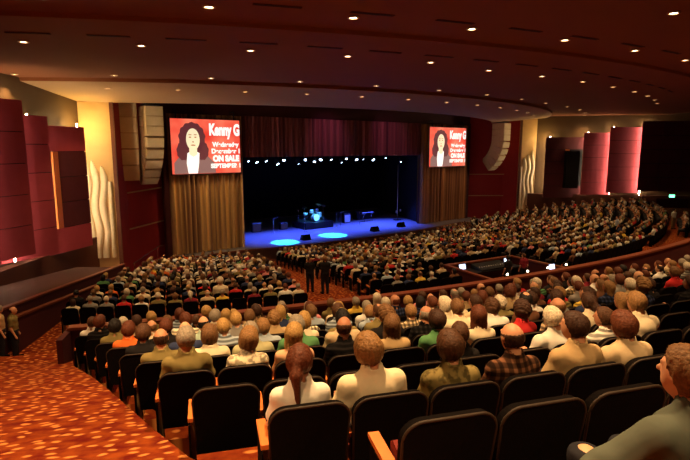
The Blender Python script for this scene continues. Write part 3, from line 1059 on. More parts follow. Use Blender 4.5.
amp(2.9, 5.2, .8, 1.0, 'guitar amplifier with a pale cyan lit front right of the drums', mat('pale_cloth', (.7, .75, .75), .8))
amp(-4.6, 5.4, .8, .7, 'low dark guitar amplifier left of the drums')
amp(-7.4, 5.6, .9, .9, 'dark amplifier at the far left of the backline')
t = thing('keyboard', 'electric keyboard on a crossed stand at the right of the stage', 'keyboard', (5.1, 4.4, .98))
mb = MB(); mb.box((0, 0, .92), (1.7, .38, .10)); bevel(mb.build('body', M_METAL, t), .015)
mb = MB(); mb.box((0, -.06, .975), (1.5, .2, .02)); mb.build('keys', M_SKINW, t)
for sx in (-1, 1):
    mb = MB(); mb.tube([(sx * .55, -.2, .02), (sx * .55, .15, .87)], .018, 6); mb.tube([(sx * .55, .2, .02), (sx * .55, -.15, .87)], .018, 6); mb.build('crossed_leg', M_CHROME, t)
t = thing('equipment_case', 'large black equipment case behind the keyboard', 'case', (6.0, 6.2, .98))
mb = MB(); mb.box((0, 0, .5), (2.2, .7, .9)); bevel(mb.build('body', M_METAL, t), .02)
for sx in (-.9, .9):
    mb = MB(); mb.lathe([(.05, 0), (.05, .05)], (sx, 0, 0), 8); mb.build('caster', M_METAL, t)
mb = MB(); mb.box((0, -.36, .6), (.3, .03, .08)); mb.build('latch', M_CHROME, t)
for x, y in ((-6.2, -.7), (1.4, -.9), (5.2, -.5)):
    t = thing('floor_monitor', 'black wedge floor monitor near the stage lip', 'loudspeaker', (x, y, .99), group='floor monitors on the stage')
    mb = MB(); mb.extr([(-.28, 0), (.3, 0), (.16, .42), (-.06, .46)], lambda a, b, q: Vector((q, a, b)), -.38, .38); mb.build('cabinet', M_BLACK, t)
    mb = MB(); mb.extr([(.29, .04), (.31, .05), (.17, .41), (.15, .40)], lambda a, b, q: Vector((q, a, b)), -.34, .34); mb.build('grille', M_METAL, t)


def stage_spot(name, loc, target, col, power, size, blend=.15):
    l = bpy.data.lights.new(name, 'SPOT')
    l.color = col; l.energy = power; l.spot_size = size; l.spot_blend = blend; l.shadow_soft_size = .08
    o = bpy.data.objects.new(name, l); COL.objects.link(o)
    o.location = loc
    o.rotation_euler = (Vector(target) - Vector(loc)).to_track_quat('-Z', 'Y').to_euler()
    return o


for x in (-8.5, -4.5, -.5, 3.5, 6.5):
    stage_spot('stage_wash_lamp', (x, 2.6, 7.3), (x * .95, 2.0, 1), (.05, .10, 1.0), 7500, R_(75), .9)
stage_spot('stage_pool_lamp', (-7.0, 1.3, 7.2), (-8.1, -.5, 1), (.04, .70, 1.0), 22000, R_(21))
stage_spot('stage_pool_lamp', (-3.0, 1.3, 7.2), (-3.0, -.2, 1), (.04, .70, 1.0), 22000, R_(23))
stage_spot('stage_pool_lamp', (-1.6, 1.2, 7.2), (-1.7, 4.6, 1.9), (.1, .55, 1.0), 9000, R_(24), .6)

for x, xt, zt, col, pw in ((-15.2, -14.6, 4.5, (1.0, .66, .26), 1300), (-4, -3.5, 9.5, (.75, .30, .65), 260), (1.5, 3.5, 9.5, (.75, .30, .65), 200), (12, 11.8, 4.5, (1.0, .45, .28), 550), (-19.5, -19.2, 5.0, (1.0, .5, .3), 500)):
    stage_spot('curtain_warmer_lamp', (x, -4.6, 12.0), (xt, 0, zt), col, pw, R_(58), .9)

# ================================================================== MIXING BOOTH
bth = thing('mixing_booth', 'low walled sound mixing booth with wood-capped sides in the cross aisle', 'booth', pol(48.6, -9.2, Z_X))
b0 = bth.location
for (ra, rb, ta, tb) in ((46.9, 47.0, -11.4, -6.4), (50.2, 50.3, -11.4, -6.4), (46.9, 50.3, -11.5, -11.38), (46.9, 50.3, -6.42, -6.3)):
    mb = MB(); ringbox(mb, ra, rb, Z_X, Z_X + .95, ta, tb, 1)
    mb.v = [tuple(Vector(v) - b0) for v in mb.v]; mb.build('wall_section', M_MAROON, bth)
    mb = MB(); ringbox(mb, ra - .06, rb + .06, Z_X + .95, Z_X + 1.02, ta - .04, tb + .04, 1)
    mb.v = [tuple(Vector(v) - b0) for v in mb.v]; mb.build('wood_cap', M_WOODRAIL, bth)
p = pol(47.7, -9.0, Z_X); dk = thing('mixing_desk', 'long mixing desk on legs inside the sound booth', 'desk', p, R_(-9))
mb = MB(); mb.box((0, 0, .76), (3.2, .8, .06)); mb.build('desk_top', M_METAL, dk)
for sx in (-1.5, 1.5):
    mb = MB(); mb.box((sx, 0, .37), (.06, .7, .73)); mb.build('leg', M_METAL, dk)
mx_ = thing('mixing_console', 'sloping audio console with rows of knobs on the mixing desk', 'mixing console', p + Vector((0, 0, .80)), R_(-9))
mb = MB(); mb.extr([(-.35, 0), (.35, 0), (.35, .22), (-.35, .06)], lambda a, b, q: Vector((q, a, b)), -.9, .9); mb.build('body', M_METAL, mx_)
for i in range(12):
    mb = MB(); mb.box((-.8 + i * .145, -.1, .135), (.03, .05, .03)); mb.build('fader', M_SKINW, mx_)
M_LCD = emit('laptop_screen', (.62, .72, 1.0), 2.4)
for q, (R, th) in enumerate(((47.55, -10.75), (47.6, -7.4), (49.4, -7.3))):
    t = thing('laptop', ('lit laptop at the near end of the mixing desk', 'lit laptop at the far end of the mixing desk', 'lit laptop on the back ledge of the booth')[q], 'laptop', pol(R, th, Z_X + (.80 if q < 2 else .98)), R_(th))
    if q == 2: t.location = pol(50.25, -7.6, Z_X + 1.03)
    mb = MB(); mb.box((0, 0, .01), (.38, .26, .02)); mb.build('base', M_METAL, t)
    rot = Matrix.Rotation(-.25, 3, 'X')
    mb = MB(); mb.box((0, .15, .15), (.40, .012, .27), rot); mb.build('lid', M_METAL, t)
    mb = MB(); mb.box((0, .141, .15), (.36, .006, .23), rot); mb.build('display', M_LCD, t)
for R, th in ((50.25, -11.0), (50.25, -9.7), (50.25, -8.3), (50.25, -6.9)):
    t = thing('booth_lamp', 'tiny bright gooseneck lamp on the rear cap of the sound booth', 'lamp', pol(R, th, Z_X + 1.02), R_(th), 'gooseneck lamps on the booth')
    mb = MB(); mb.lathe([(.04, 0), (.03, .02)], seg=8); mb.build('base', M_METAL, t)
    mb = MB(); mb.tube([(0, 0, .01), (0, 0, .2), (0, -.05, .27), (0, -.10, .26)], .008, 5); mb.build('neck', M_METAL, t)
    mb = MB(); mb.lathe([(.02, .04), (.045, .0), (.045, -.03), (.01, -.045)], (0, -.12, .25), 8); mb.build('bulb', emit('booth_bulb', (1, .85, .6), 9.0), t)

# ================================================================== PEOPLE: continuous bodies from blended volumes
def d_cap(P, a, b, ra, rb, sx=1.0, sy=1.0):
    a = np.array(a, float); b = np.array(b, float)
    S = np.array([1 / sx, 1 / sy, 1.0])
    pa = (P - a) * S; ba = (b - a) * S
    t = np.clip(pa @ ba / max(ba @ ba, 1e-9), 0, 1)
    d = np.linalg.norm(pa - t[..., None] * ba, axis=-1)
    return d - (ra + (rb - ra) * t)


def d_ell(P, c, r, M=None):
    q = P - np.array(c, float)
    if M is not None:
        q = q @ M
    r = np.array(r, float)
    k0 = np.linalg.norm(q / r, axis=-1); k1 = np.linalg.norm(q / (r * r), axis=-1) + 1e-9
    return k0 * (k0 - 1) / k1


def smin(a, b, k):
    h = np.clip(.5 + .5 * (b - a) / k, 0, 1)
    return b + (a - b) * h - k * h * (1 - h)


def union(P, prims, k=.03):
    d = None
    for p in prims:
        e = d_ell(P, *p[1:]) if p[0] == 'e' else d_cap(P, *p[1:])
        d = e if d is None else smin(d, e, k)
    return d


def surfnet(fn, lo, hi, h):
    lo = np.array(lo, float); hi = np.array(hi, float)
    n = np.ceil((hi - lo) / h).astype(int) + 1
    ax = [lo[i] + np.arange(n[i]) * h for i in range(3)]
    P = np.stack(np.meshgrid(*ax, indexing='ij'), -1).astype(np.float32)
    V = fn(P)
    S = V < 0
    c = [S[dx:n[0] - 1 + dx, dy:n[1] - 1 + dy, dz:n[2] - 1 + dz] for dx in (0, 1) for dy in (0, 1) for dz in (0, 1)]
    s = sum(x.astype(int) for x in c)
    mask = (s > 0) & (s < 8)
    idx = np.full(mask.shape, -1); cells = np.argwhere(mask); idx[mask] = np.arange(len(cells))
    acc = np.zeros((len(cells), 3)); cnt = np.zeros(len(cells))
    cr = [(dx, dy, dz) for dx in (0, 1) for dy in (0, 1) for dz in (0, 1)]
    for i in range(8):
        for j in range(i + 1, 8):
            A, B = np.array(cr[i]), np.array(cr[j])
            if np.abs(A - B).sum() != 1: continue
            ia = cells + A; ib = cells + B
            va = V[ia[:, 0], ia[:, 1], ia[:, 2]]; vb = V[ib[:, 0], ib[:, 1], ib[:, 2]]
            m = (va < 0) != (vb < 0)
            t = np.where(m, va / np.where(m, va - vb, 1), 0)
            acc += np.where(m[:, None], A + (B - A) * t[:, None], 0); cnt += m
    verts = lo + (cells + acc / cnt[:, None]) * h
    faces = []
    for axn in range(3):
        o1, o2 = (axn + 1) % 3, (axn + 2) % 3
        sl0 = [slice(None)] * 3; sl1 = [slice(None)] * 3
        sl0[axn] = slice(0, -1); sl1[axn] = slice(1, None)
        a = S[tuple(sl0)]; b = S[tuple(sl1)]
        E_ = np.argwhere(a != b)
        E_ = E_[(E_[:, o1] >= 1) & (E_[:, o2] >= 1) & (E_[:, o1] < n[o1] - 1) & (E_[:, o2] < n[o2] - 1)]
        if not len(E_): continue
        e1 = np.zeros(3, int); e1[o1] = 1; e2 = np.zeros(3, int); e2[o2] = 1
        q = [E_ - e1 - e2, E_ - e2, E_, E_ - e1]
        ids = np.stack([idx[x[:, 0], x[:, 1], x[:, 2]] for x in q], 1)
        flip = ~a[E_[:, 0], E_[:, 1], E_[:, 2]]
        ids[flip] = ids[flip][:, ::-1]
        faces.append(ids)
    return verts, np.concatenate(faces)


def np_mesh(name, v, f, m):
    me = bpy.data.meshes.new(name)
    me.from_pydata(v.tolist(), [], f.tolist())
    me.materials.append(m)
    me.polygons.foreach_set('use_smooth', [True] * len(me.polygons))
    me.update()
    return me


def rotm(yaw=0, pitch=0, roll=0):
    return np.array(Matrix.Rotation(yaw, 3, 'Z') @ Matrix.Rotation(roll, 3, 'Y') @ Matrix.Rotation(pitch, 3, 'X'))


def skeleton(lean=0.0, fwd=0.0, hyaw=0.0, hroll=0.0, hpitch=0.0, arms='lap', stand=False, build=1.0, shr=0.0):
    """joints of a person facing +Y; seated on a chair whose seat is .46 high, or standing"""
    J = {}
    hip = np.array([0, .17, .535]) if not stand else np.array([0, 0, .93])
    J['hip'] = hip
    up = np.array([math.sin(lean), math.sin(fwd) + (-.06 if not stand else 0), 1.0]); up /= np.linalg.norm(up)
    J['waist'] = hip + up * .17
    J['chest'] = hip + up * .35
    J['sh'] = hip + up * .445
    J['neck'] = J['sh'] + up * .055
    J['hb'] = J['neck'] + np.array([math.sin(lean) * .5, .45 + math.sin(fwd) * .3, 1]) * .050
    J['M'] = rotm(hyaw, hpitch, hroll)
    J['head'] = J['hb'] + J['M'] @ np.array([0, .02, .085])
    for s, nm in ((-1, 'L'), (1, 'R')):
        sh = J['sh'] + np.array([s * .170 * build, 0, -.048]); J['s' + nm] = sh
        if stand:
            el = sh + np.array([s * .05, -.02, -.28]); ha = el + np.array([s * .0, .10, -.24])
            kn = np.array([s * .10, .02, .50]); an = np.array([s * .11, -.01, .08]); toe = an + np.array([s * .03, .16, -.04])
            hp = hip + np.array([s * .09, 0, -.02])
        else:
            if arms == 'lap': el = sh + np.array([s * .06, .07, -.26]); ha = np.array([s * .09, .42, .64])
            elif arms == 'rest': el = sh + np.array([s * .075, .05, -.255]); ha = np.array([s * .245, .34, .715])
            elif arms == 'cross': el = sh + np.array([s * .05, .11, -.25]); ha = sh + np.array([-s * .20, .24, -.19])
            elif arms == 'outL' and s < 0: el = sh + np.array([-.20, .10, -.19]); ha = el + np.array([-.21, .11, -.045])
            else: el = sh + np.array([s * .06, .07, -.26]); ha = np.array([s * .12, .40, .64])
            hp = hip + np.array([s * .09, .01, 0]); kn = np.array([s * .13, .60, .535]); an = np.array([s * .14, .63, .10]); toe = an + np.array([s * .03, .17, -.055])
        J['e' + nm], J['h' + nm], J['p' + nm], J['k' + nm], J['a' + nm], J['t' + nm] = el, ha, hp, kn, an, toe
    return J


def prims_of(J, build=1.0, off=0.0):
    b = build
    tor = [('c', J['hip'], J['waist'], .125 * b + off, .115 * b + off, 1.32, 1.0), ('c', J['waist'], J['chest'], .115 * b + off, .122 * b + off, 1.34, 1.0),
           ('c', J['sL'] + (0, 0, -.01), J['sR'] + (0, 0, -.01), .056 * b + off, .056 * b + off),
           ('c', J['sh'] + (0, -.01, -.04), J['neck'] + (0, 0, .015), .078 + off, .052 + off, 1.35, 1.0)]
    neck = [('c', J['neck'] - (0, 0, .05), J['hb'], .056, .054)]
    M = J['M']; h = J['head']
    hp = lambda *v: h + M @ np.array(v)
    head = [('e', h, (.079, .097, .108), M), ('e', hp(0, .025, -.055), (.060, .068, .07), M), ('e', hp(0, -.03, .005), (.078, .078, .085), M)]
    face = [('c', hp(0, .088, .012), hp(0, .112, -.022), .010, .015), ('e', hp(.079, -.005, -.012), (.014, .022, .033), M), ('e', hp(-.079, -.005, -.012), (.014, .022, .033), M),
            ('c', hp(-.022, .078, -.062), hp(.022, .078, -.062), .011, .011), ('c', hp(-.045, .078, .030), hp(.045, .078, .030), .012, .012)]
    ua, fa, hd, th, sh_, ft = [], [], [], [], [], []
    for s in 'LR':
        ua.append(('c', J['s' + s], J['e' + s], .056 * b + off, .044 * b + off))
        fa.append(('c', J['e' + s], J['h' + s], .042, .029))
        d = J['h' + s] - J['e' + s]; d = d / np.linalg.norm(d)
        sg = -1 if s == 'L' else 1
        side = np.cross(d, [0, 0, 1.0]); side /= np.linalg.norm(side) + 1e-9
        pm = J['h' + s] + d * .075
        hd.append(('c', J['h' + s], pm, .030, .036, 1.0, 1.0))
        for k in range(4):
            o = side * (-.028 + .019 * k); ln = (.066, .075, .071, .055)[k]
            kn = pm + o + d * ln * .55 - np.array([0, 0, .006]); tp = pm + o + d * ln - np.array([0, 0, .028])
            hd.append(('c', pm + o * .9, kn, .0105, .0098)); hd.append(('c', kn, tp, .0098, .0085))
        th0 = J['h' + s] + d * .03 - side * sg * .026
        hd.append(('c', th0, th0 + d * .045 - side * sg * .028, .0135, .0105))
        th.append(('c', J['p' + s], J['k' + s], .083 * b + off, .060 * b + off))
        sh_.append(('c', J['k' + s], J['a' + s], .058 * b + off, .040 + off))
        ft.append(('c', J['a' + s] - (0, 0, .04), J['t' + s], .045, .034))
    return dict(tor=tor, neck=neck, head=head, face=face, ua=ua, fa=fa, hand=hd, th=th, shin=sh_, ft=ft)


def bbox(J, keys, pad):
    a = np.array([J[k] for k in keys]); return a.min(0) - pad, a.max(0) + pad


ALLJ = ['hip', 'chest', 'sh', 'head', 'sL', 'sR', 'eL', 'eR', 'hL', 'hR', 'kL', 'kR', 'aL', 'aR', 'tL', 'tR']


def make_variant(h, sleeve=.62, collar=True, hands=True, build=1.0, **kw):
    J = skeleton(build=build, **kw)
    p = prims_of(J, build)
    inset = -.006 if h < .02 else -.012
    pin = prims_of(J, build, inset)

    def body(P):
        d = union(P, pin['tor'] + pin['ua'] + pin['th'] + pin['shin'], .03)
        d = smin(d, union(P, p['neck'] + p['head'], .025), .02)
        d = smin(d, union(P, p['fa'], .02), .02)
        if h < .03: d = smin(d, union(P, p['face'], .008), .010)
        hd_ = p['hand'] if (hands and h < .016) else [q for q in p['hand'] if q[3] > .025]
        d = smin(d, union(P, hd_, .006), .008)
        d = np.minimum(d, union(P, p['ft'], .02) + .012)
        return d
    lo, hi = bbox(J, ALLJ, .16)
    V = {}
    V['body'] = np_mesh('person', *surfnet(body, lo, hi, h), M_SKIN)
    po = prims_of(J, build, .010 if h < .02 else .018)
    sl = []
    for s in 'LR':
        sl.append(('c', J['s' + s], J['s' + s] + (J['e' + s] - J['s' + s]) * min(1, sleeve), .060 * build + .004, .062 * build + .004))
        if sleeve > 1.01:
            sl.append(('c', J['e' + s], J['e' + s] + (J['h' + s] - J['e' + s]) * (sleeve - 1), .056, .046))

    def shirt(P):
        d = union(P, po['tor'] + sl, .035)
        d = d + .0045 * np.sin(P[..., 2] * 34 + 3 * np.sin(P[..., 0] * 14)) * np.cos(P[..., 0] * 19 + 1) * np.clip((J['sh'][2] - P[..., 2]) * 12, 0, 1)
        nk = d_cap(P, J['neck'] - (0, 0, .03), J['hb'] + (0, .02, .3), .060, .075)
        d = np.maximum(d, -nk)
        if collar and h < .02:
            c = J['neck'] + np.array([0, .0, -.012])
            q = P - c
            r = np.sqrt((q[..., 0]) ** 2 + (q[..., 1] * 1.0) ** 2)
            tz = q[..., 2] + .25 * q[..., 1]
            d = np.minimum(d, np.maximum(np.abs(r - .069) - .007, np.abs(tz) - .012))
        return np.maximum(d, J['hip'][2] - .07 - P[..., 2])
    lo, hi = bbox(J, ['hip', 'sh', 'neck', 'sL', 'sR', 'eL', 'eR'] + (['hL', 'hR'] if sleeve > 1 else []), .16)
    V['shirt'] = np_mesh('shirt', *surfnet(shirt, lo, hi, h), M_SHIRT)
    if h < .03:
        pt_ = prims_of(J, build, .020)

        def tro(P):
            d = union(P, [pt_['tor'][0]] + pt_['th'] + pt_['shin'], .03)
            return np.maximum(d, P[..., 2] - (J['hip'][2] + .05))
        lo, hi = bbox(J, ['hip', 'pL', 'pR', 'kL', 'kR', 'aL', 'aR'], .15)
        V['trousers'] = np_mesh('trousers', *surfnet(tro, lo, hi, max(h, .02)), M_SHIRT)

        def shoe(P):
            return np.maximum(union(P, [('c', q[1], q[2], q[3] + .012, q[4] + .010) for q in p['ft']], .01), .008 - P[..., 2])
        lo, hi = bbox(J, ['aL', 'aR', 'tL', 'tR'], .1); lo[2] = -.02
        V['shoes'] = np_mesh('shoes', *surfnet(shoe, lo, hi, max(h, .018)), M_BLACK)
    V['hm'] = Matrix.Translation(Vector(J['head'])) @ Matrix(J['M'].tolist()).to_4x4()
    return V


def make_hair(kind, h):
    def fn(P):
        x, y, z = P[..., 0], P[..., 1], P[..., 2]
        base = {'short': .016, 'bald': .008, 'thin': .011, 'curly': .032, 'long': .022, 'bob': .026, 'tail': .017, 'cap': .014, 'full': .027}[kind]
        d = np.minimum(d_ell(P, (0, 0, 0), (.079 + base, .097 + base, .108 + base)), d_ell(P, (0, -.03, .005), (.079 + base, .080 + base, .087 + base)))
        az = np.arctan2(x, y + .02)
        rough = .0028 * np.sin(34 * az + 14 * z) + .002 * np.sin(15 * az - 9 * z + 1) + .002 * np.sin(60 * x + 30 * y) * np.sin(50 * y)
        if kind == 'curly': rough = .010 * np.sin(62 * x) * np.sin(58 * y + 1) * np.sin(60 * z) + .004 * np.sin(110 * (x + y + z))
        if h > .03: rough = rough * 0
        cut = .86 * y - .5 * z - .022          # hairline: above the forehead, behind the ears
        nape = -z - .090 - .25 * y
        if kind == 'curly' or kind == 'full': nape = -z - .095
        d = np.maximum(np.maximum(d, cut), nape)
        if kind == 'bald':
            d = np.maximum(d, z - .028 + .2 * y)
        if kind == 'thin':
            d = np.maximum(d, -(d_ell(P, (0, -.035, .115), (.048, .062, .045))))
        if kind == 'long':
            e = smin(d_ell(P, (0, -.045, -.12), (.105, .062, .19)), d_ell(P, (0, -.05, -.25), (.095, .045, .11)), .04)
            d = smin(d, np.maximum(e, y - .02), .03)
        if kind == 'bob':
            e = np.maximum(d_ell(P, (0, -.02, -.045), (.108, .098, .115)), np.maximum(y - .03, -z - .13))
            d = smin(d, e, .02)
        if kind == 'tail':
            e = smin(d_cap(P, (0, -.10, .02), (0, -.145, -.06), .034, .040), d_cap(P, (0, -.145, -.06), (.02, -.15, -.27), .040, .016), .03)
            d = smin(d, e, .02)
        return d + rough
    lo, hi = (-.16, -.24, -.42), (.16, .16, .18)
    return np_mesh('hair', *surfnet(fn, lo, hi, h), M_HAIR)


NEARH, MIDH, FARH = .014, .026, .042
VN = [make_variant(NEARH, lean=.0, arms='lap'), make_variant(NEARH, lean=-.10, hroll=-.12, arms='rest', build=1.08),
      make_variant(NEARH, lean=.06, hyaw=.5, arms='rest'), make_variant(NEARH, lean=-.04, hyaw=-.35, arms='lap', build=.9, collar=False),
      make_variant(NEARH, lean=.09, hroll=.16, fwd=.06, arms='lap', build=.92, collar=False), make_variant(NEARH, lean=.0, fwd=.12, hpitch=-.12, arms='cross', build=1.1)]
V_EDGE = make_variant(.012, lean=-.03, hyaw=.25, arms='outL', sleeve=1.12, build=1.05)
VM = [make_variant(MIDH, lean=0., arms='lap'), make_variant(MIDH, lean=.07, hyaw=.4, arms='rest', build=1.06), make_variant(MIDH, lean=-.07, hyaw=-.4, hroll=-.1, arms='lap', build=.93)]
VF = [make_variant(FARH, lean=0., arms='lap'), make_variant(FARH, lean=.06, hyaw=.4, arms='rest', build=1.05), make_variant(FARH, lean=-.06, hyaw=-.4, arms='lap', build=.95)]
VS = [make_variant(.026, stand=True), make_variant(.026, stand=True, hyaw=.6, lean=.03)]
KINDS = ['short', 'bald', 'thin', 'curly', 'long', 'bob', 'tail', 'full']
HN = {k: make_hair(k, .009) for k in KINDS}
HM = {k: make_hair(k, .018) for k in KINDS}
HF = {k: make_hair(k, .034) for k in KINDS}

HAIRC = {'dark brown': (.045, .018, .009), 'brown': (.075, .031, .013), 'light brown': (.16, .078, .030), 'reddish brown': (.11, .030, .012), 'blond': (.40, .235, .075), 'grey': (.27, .225, .165), 'white': (.62, .53, .38), 'black': (.012, .009, .008), 'sandy': (.26, .135, .048)}
SHIRTC = {'cream': (.80, .68, .46), 'white': (.82, .78, .68), 'tan': (.48, .33, .16), 'olive': (.22, .17, .06), 'black': (.015, .013, .013), 'navy': (.03, .04, .09), 'red': (.55, .03, .03), 'green': (.10, .26, .10), 'orange': (.70, .15, .03), 'yellow': (.75, .50, .07), 'grey': (.25, .23, .20), 'pale blue': (.38, .45, .50), 'pink': (.70, .25, .25), 'brown': (.14, .06, .03), 'sage': (.42, .40, .22), 'peach': (.75, .42, .24), 'beige': (.58, .44, .26), 'denim': (.10, .115, .09), 'mint': (.45, .58, .45), 'dark red': (.22, .02, .03)}
SKINC = [(.62, .30, .16), (.55, .25, .13), (.68, .36, .20), (.48, .21, .11), (.30, .13, .07)]
HAIRWORD = {'short': 'short %s hair', 'bald': 'bald crown and %s fringe', 'thin': 'thinning %s hair', 'curly': 'curly %s hair', 'long': 'long %s hair', 'bob': 'chin-length %s hair', 'tail': '%s ponytail', 'full': 'full %s hair'}
PATM = {None: M_SHIRT, 'plaid': M_PLAID, 'striped': M_STRIPE, 'printed': M_PRINT}
PATME = {}


def pat_mesh(me, pat):
    if not pat: return me
    k = (me.name, pat)
    if k not in PATME:
        c = me.copy(); c.materials.clear(); c.materials.append(PATM[pat]); PATME[k] = c
    return PATME[k]


def place_person(loc, rz, V, H, hair, hcol, scol, place, group, pat=None, scale=1.0, skin=None, trou=None, word='seated'):
    o = link('person', V['body'], None, loc, rz)
    scale *= .955
    o.scale = (scale,) * 3
    o.color = (*(skin or random.choice(SKINC[:4])), 1)
    s = link('shirt', pat_mesh(V['shirt'], pat), o); s.color = (*SHIRTC[scol], 1)
    if V.get('trousers'):
        q = link('trousers', V['trousers'], o); q.color = (*(trou or (.02, .02, .025) if V is V_EDGE else trou or random.choice([(.03, .03, .04), (.10, .07, .04), (.05, .06, .09), (.2, .15, .09)])), 1)
        link('shoes', V['shoes'], o)
    h = link('hair', H[hair], o); h.matrix_local = V['hm']; h.color = (*HAIRC[hcol], 1)
    hw = HAIRWORD[hair] % hcol
    lab = 'person with %s in %s%s shirt, %s' % (hw, scol, ' ' + pat if pat else '', place)
    if len(lab.replace('-', ' ').split()) > 16: lab = lab.replace(' and', ',').replace('crown', 'top').replace(', aisle end', '')
    tag(o, lab, 'person', group)
    return o


# ================================================================== THEATRE CHAIRS
def rounded_back(wd, z0, z1, rad, n=6):
    pts = [(-wd / 2 * .93, z0), (wd / 2 * .93, z0)]
    for cx, a0, a1 in ((wd / 2 - rad, 0, PI / 2), (-wd / 2 + rad, PI / 2, PI)):
        for i in range(n + 1):
            a = a0 + (a1 - a0) * i / n
            pts.append((cx + rad * math.cos(a), z1 - rad + rad * math.sin(a)))
    return pts


def back_y(z): return -.015 - .16 * max(0, z - .36)


def chair_meshes(lod):
    n = 6 if lod == 0 else 2
    D = {}
    poly = rounded_back(.525, .34, .925, .10, n)
    crown = lambda a: .018 * (1 - (a / .26) ** 2)
    mb = MB(); mb.extr(poly, lambda a, b, t: Vector((a, back_y(b) + t - .02 * (1 - (a / .27) ** 2), b + (crown(a) if b > .6 else 0))), -.035, .030)
    D['back'] = mb.mesh('back', M_BLACK)
    if lod == 0:
        mb = MB(); pts = [Vector((a, back_y(b) - .03 - .02 * (1 - (a / .27) ** 2), b + .004 + (crown(a) if b > .6 else 0))) for a, b in poly[1:]] + [Vector((poly[0][0], back_y(.34) - .03, .34))]
        mb.tube(pts, .009, 6); D['edge_piping'] = mb.mesh('edge_piping', M_RIM, True)
    mb = MB()
    prof_ = [(.02, .37), (.46, .385), (.50, .41), (.495, .45), (.45, .468), (.05, .455)]
    mb.extr(prof_, lambda a, b, t: Vector((t, a, b)), -.235, .235); D['seat'] = mb.mesh('seat', M_SEAT)
    mb = MB()
    mb.extr([(.03, .40), (.11, .40), (.15, .45), (.115, .70), (.085, .72), (.02, .70)], lambda a, b, t: Vector((t, a, b)), -.235, .235); D['seat_up'] = mb.mesh('seat', M_SEAT)
    mb = MB(); mb.extr([(-.03, .615), (.27, .635), (.29, .645), (.285, .665), (-.03, .648)], lambda a, b, t: Vector((t, a, b)), -.032, .032); D['armrest'] = mb.mesh('armrest', M_ARM)
    mb = MB(); mb.extr([(-.03, .0), (.22, .0), (.18, .12), (.20, .62), (.02, .61), (.05, .12)], lambda a, b, t: Vector((t, a, b)), -.018, .018); D['support'] = mb.mesh('support', M_STAND)
    mb = MB(); mb.extr([(-.06, .05), (.24, .05), (.26, .60), (-.05, .60)], lambda a, b, t: Vector((t, a, b)), -.03, -.02); D['end_panel'] = mb.mesh('end_panel', M_BLACK)
    # one joined mesh for small copies
    return D


CH0, CH1 = chair_meshes(0), chair_meshes(1)
SEATW = .555


def place_chair(loc, rz, lod, up, leftend, rightend, label, group):
    D = CH0 if lod == 0 else CH1
    t = thing('theatre_chair', label, 'chair', loc, rz, group)
    link('back', D['back'], t)
    if lod == 0: link('edge_piping', D['edge_piping'], t)
    link('seat', D['seat_up' if up else 'seat'], t)
    if lod < 2:
        link('armrest', D['armrest'], t, (-SEATW / 2, 0, 0)); link('support', D['support'], t, (-SEATW / 2, 0, 0))
        if leftend: link('end_panel', D['end_panel'], t, (-SEATW / 2, 0, 0))
        if rightend: link('armrest', D['armrest'], t, (SEATW / 2, 0, 0)); link('support', D['support'], t, (SEATW / 2, 0, 0))
    return t


# ---- all seats: (R, theta, floor z, section, row, index, left end)
seats = []
for k in range(-1, NR + 1):
    R = rowR(k); st_ = math.degrees(SEATW / R)
    th = THE[k] + st_ / 2
    i = 0
    while th < 12 and i < 90:
        seats.append([R, th, rowF(k), 'rear', k, i, i == 0, False])
        th += st_; i += 1
# lower section: blocks between radial aisles
BLOCKS = [(-30.0, -19.6), (-16.8, -5.5), (-3.6, 7.5), (9.5, 20.5), (22.5, 33), (34.5, 42)]
for r in range(-4, 14):
    R = 45.1 - .93 * r
    for bi, (ta, tb) in enumerate(BLOCKS):
        if bi == 0: ta = -30.0 - .2 * (r + 4)
        st_ = math.degrees(SEATW / R)
        n = int((tb - ta) / st_)
        for i in range(n):
            th = ta + (i + .5) * st_
            p = pol(R, th, 0)
            if p.y > -4.7: continue
            # keep clear of the side walls
            lt = (p - Vector((CAM[0], CAM[1], 0))).dot(Vector(RT))
            dp_ = (p - Vector((CAM[0], CAM[1], 0))).dot(Vector(F2))
            if lt < -9.96 - .1443 * (dp_ - 14.9) + .75: continue
            if (p - Vector((RW0.x, RW0.y, 0))).dot(RWN) < 1.6: continue
            if r < 0 and -12.4 < th < -5.4: continue
            seats.append([R, th, zfront(R), 'lower', r, i, i == 0, i == n - 1])

for r, R in ((0, 51.2), (1, 50.2)):
    for i in range(13):
        seats.append([R, 15.8 + i * .64, zfront(R), 'bay', r, i, i == 0, False])

th_e = solve_theta(rowR(-2) - .17, rowF(-2) + 1.1, 690)
seats.append([rowR(-2), th_e, rowF(-2), 'rear', -2, 20, False, False])

vis, outside = [], []
for s in seats:
    q = proj(pol(s[0], s[1], s[2] + 1.1))
    if q[2] > .5 and (-30 < q[0] < 730 and 120 < q[1] < 640 or s[4] == -2 and s[3] == 'rear'):
        vis.append((q[2], q[0], q[1], s))
    elif s[3] == 'rear' and q[2] > .6 and 730 <= q[0] < 2600:
        outside.append(s)
vis.sort(key=lambda a: a[0])

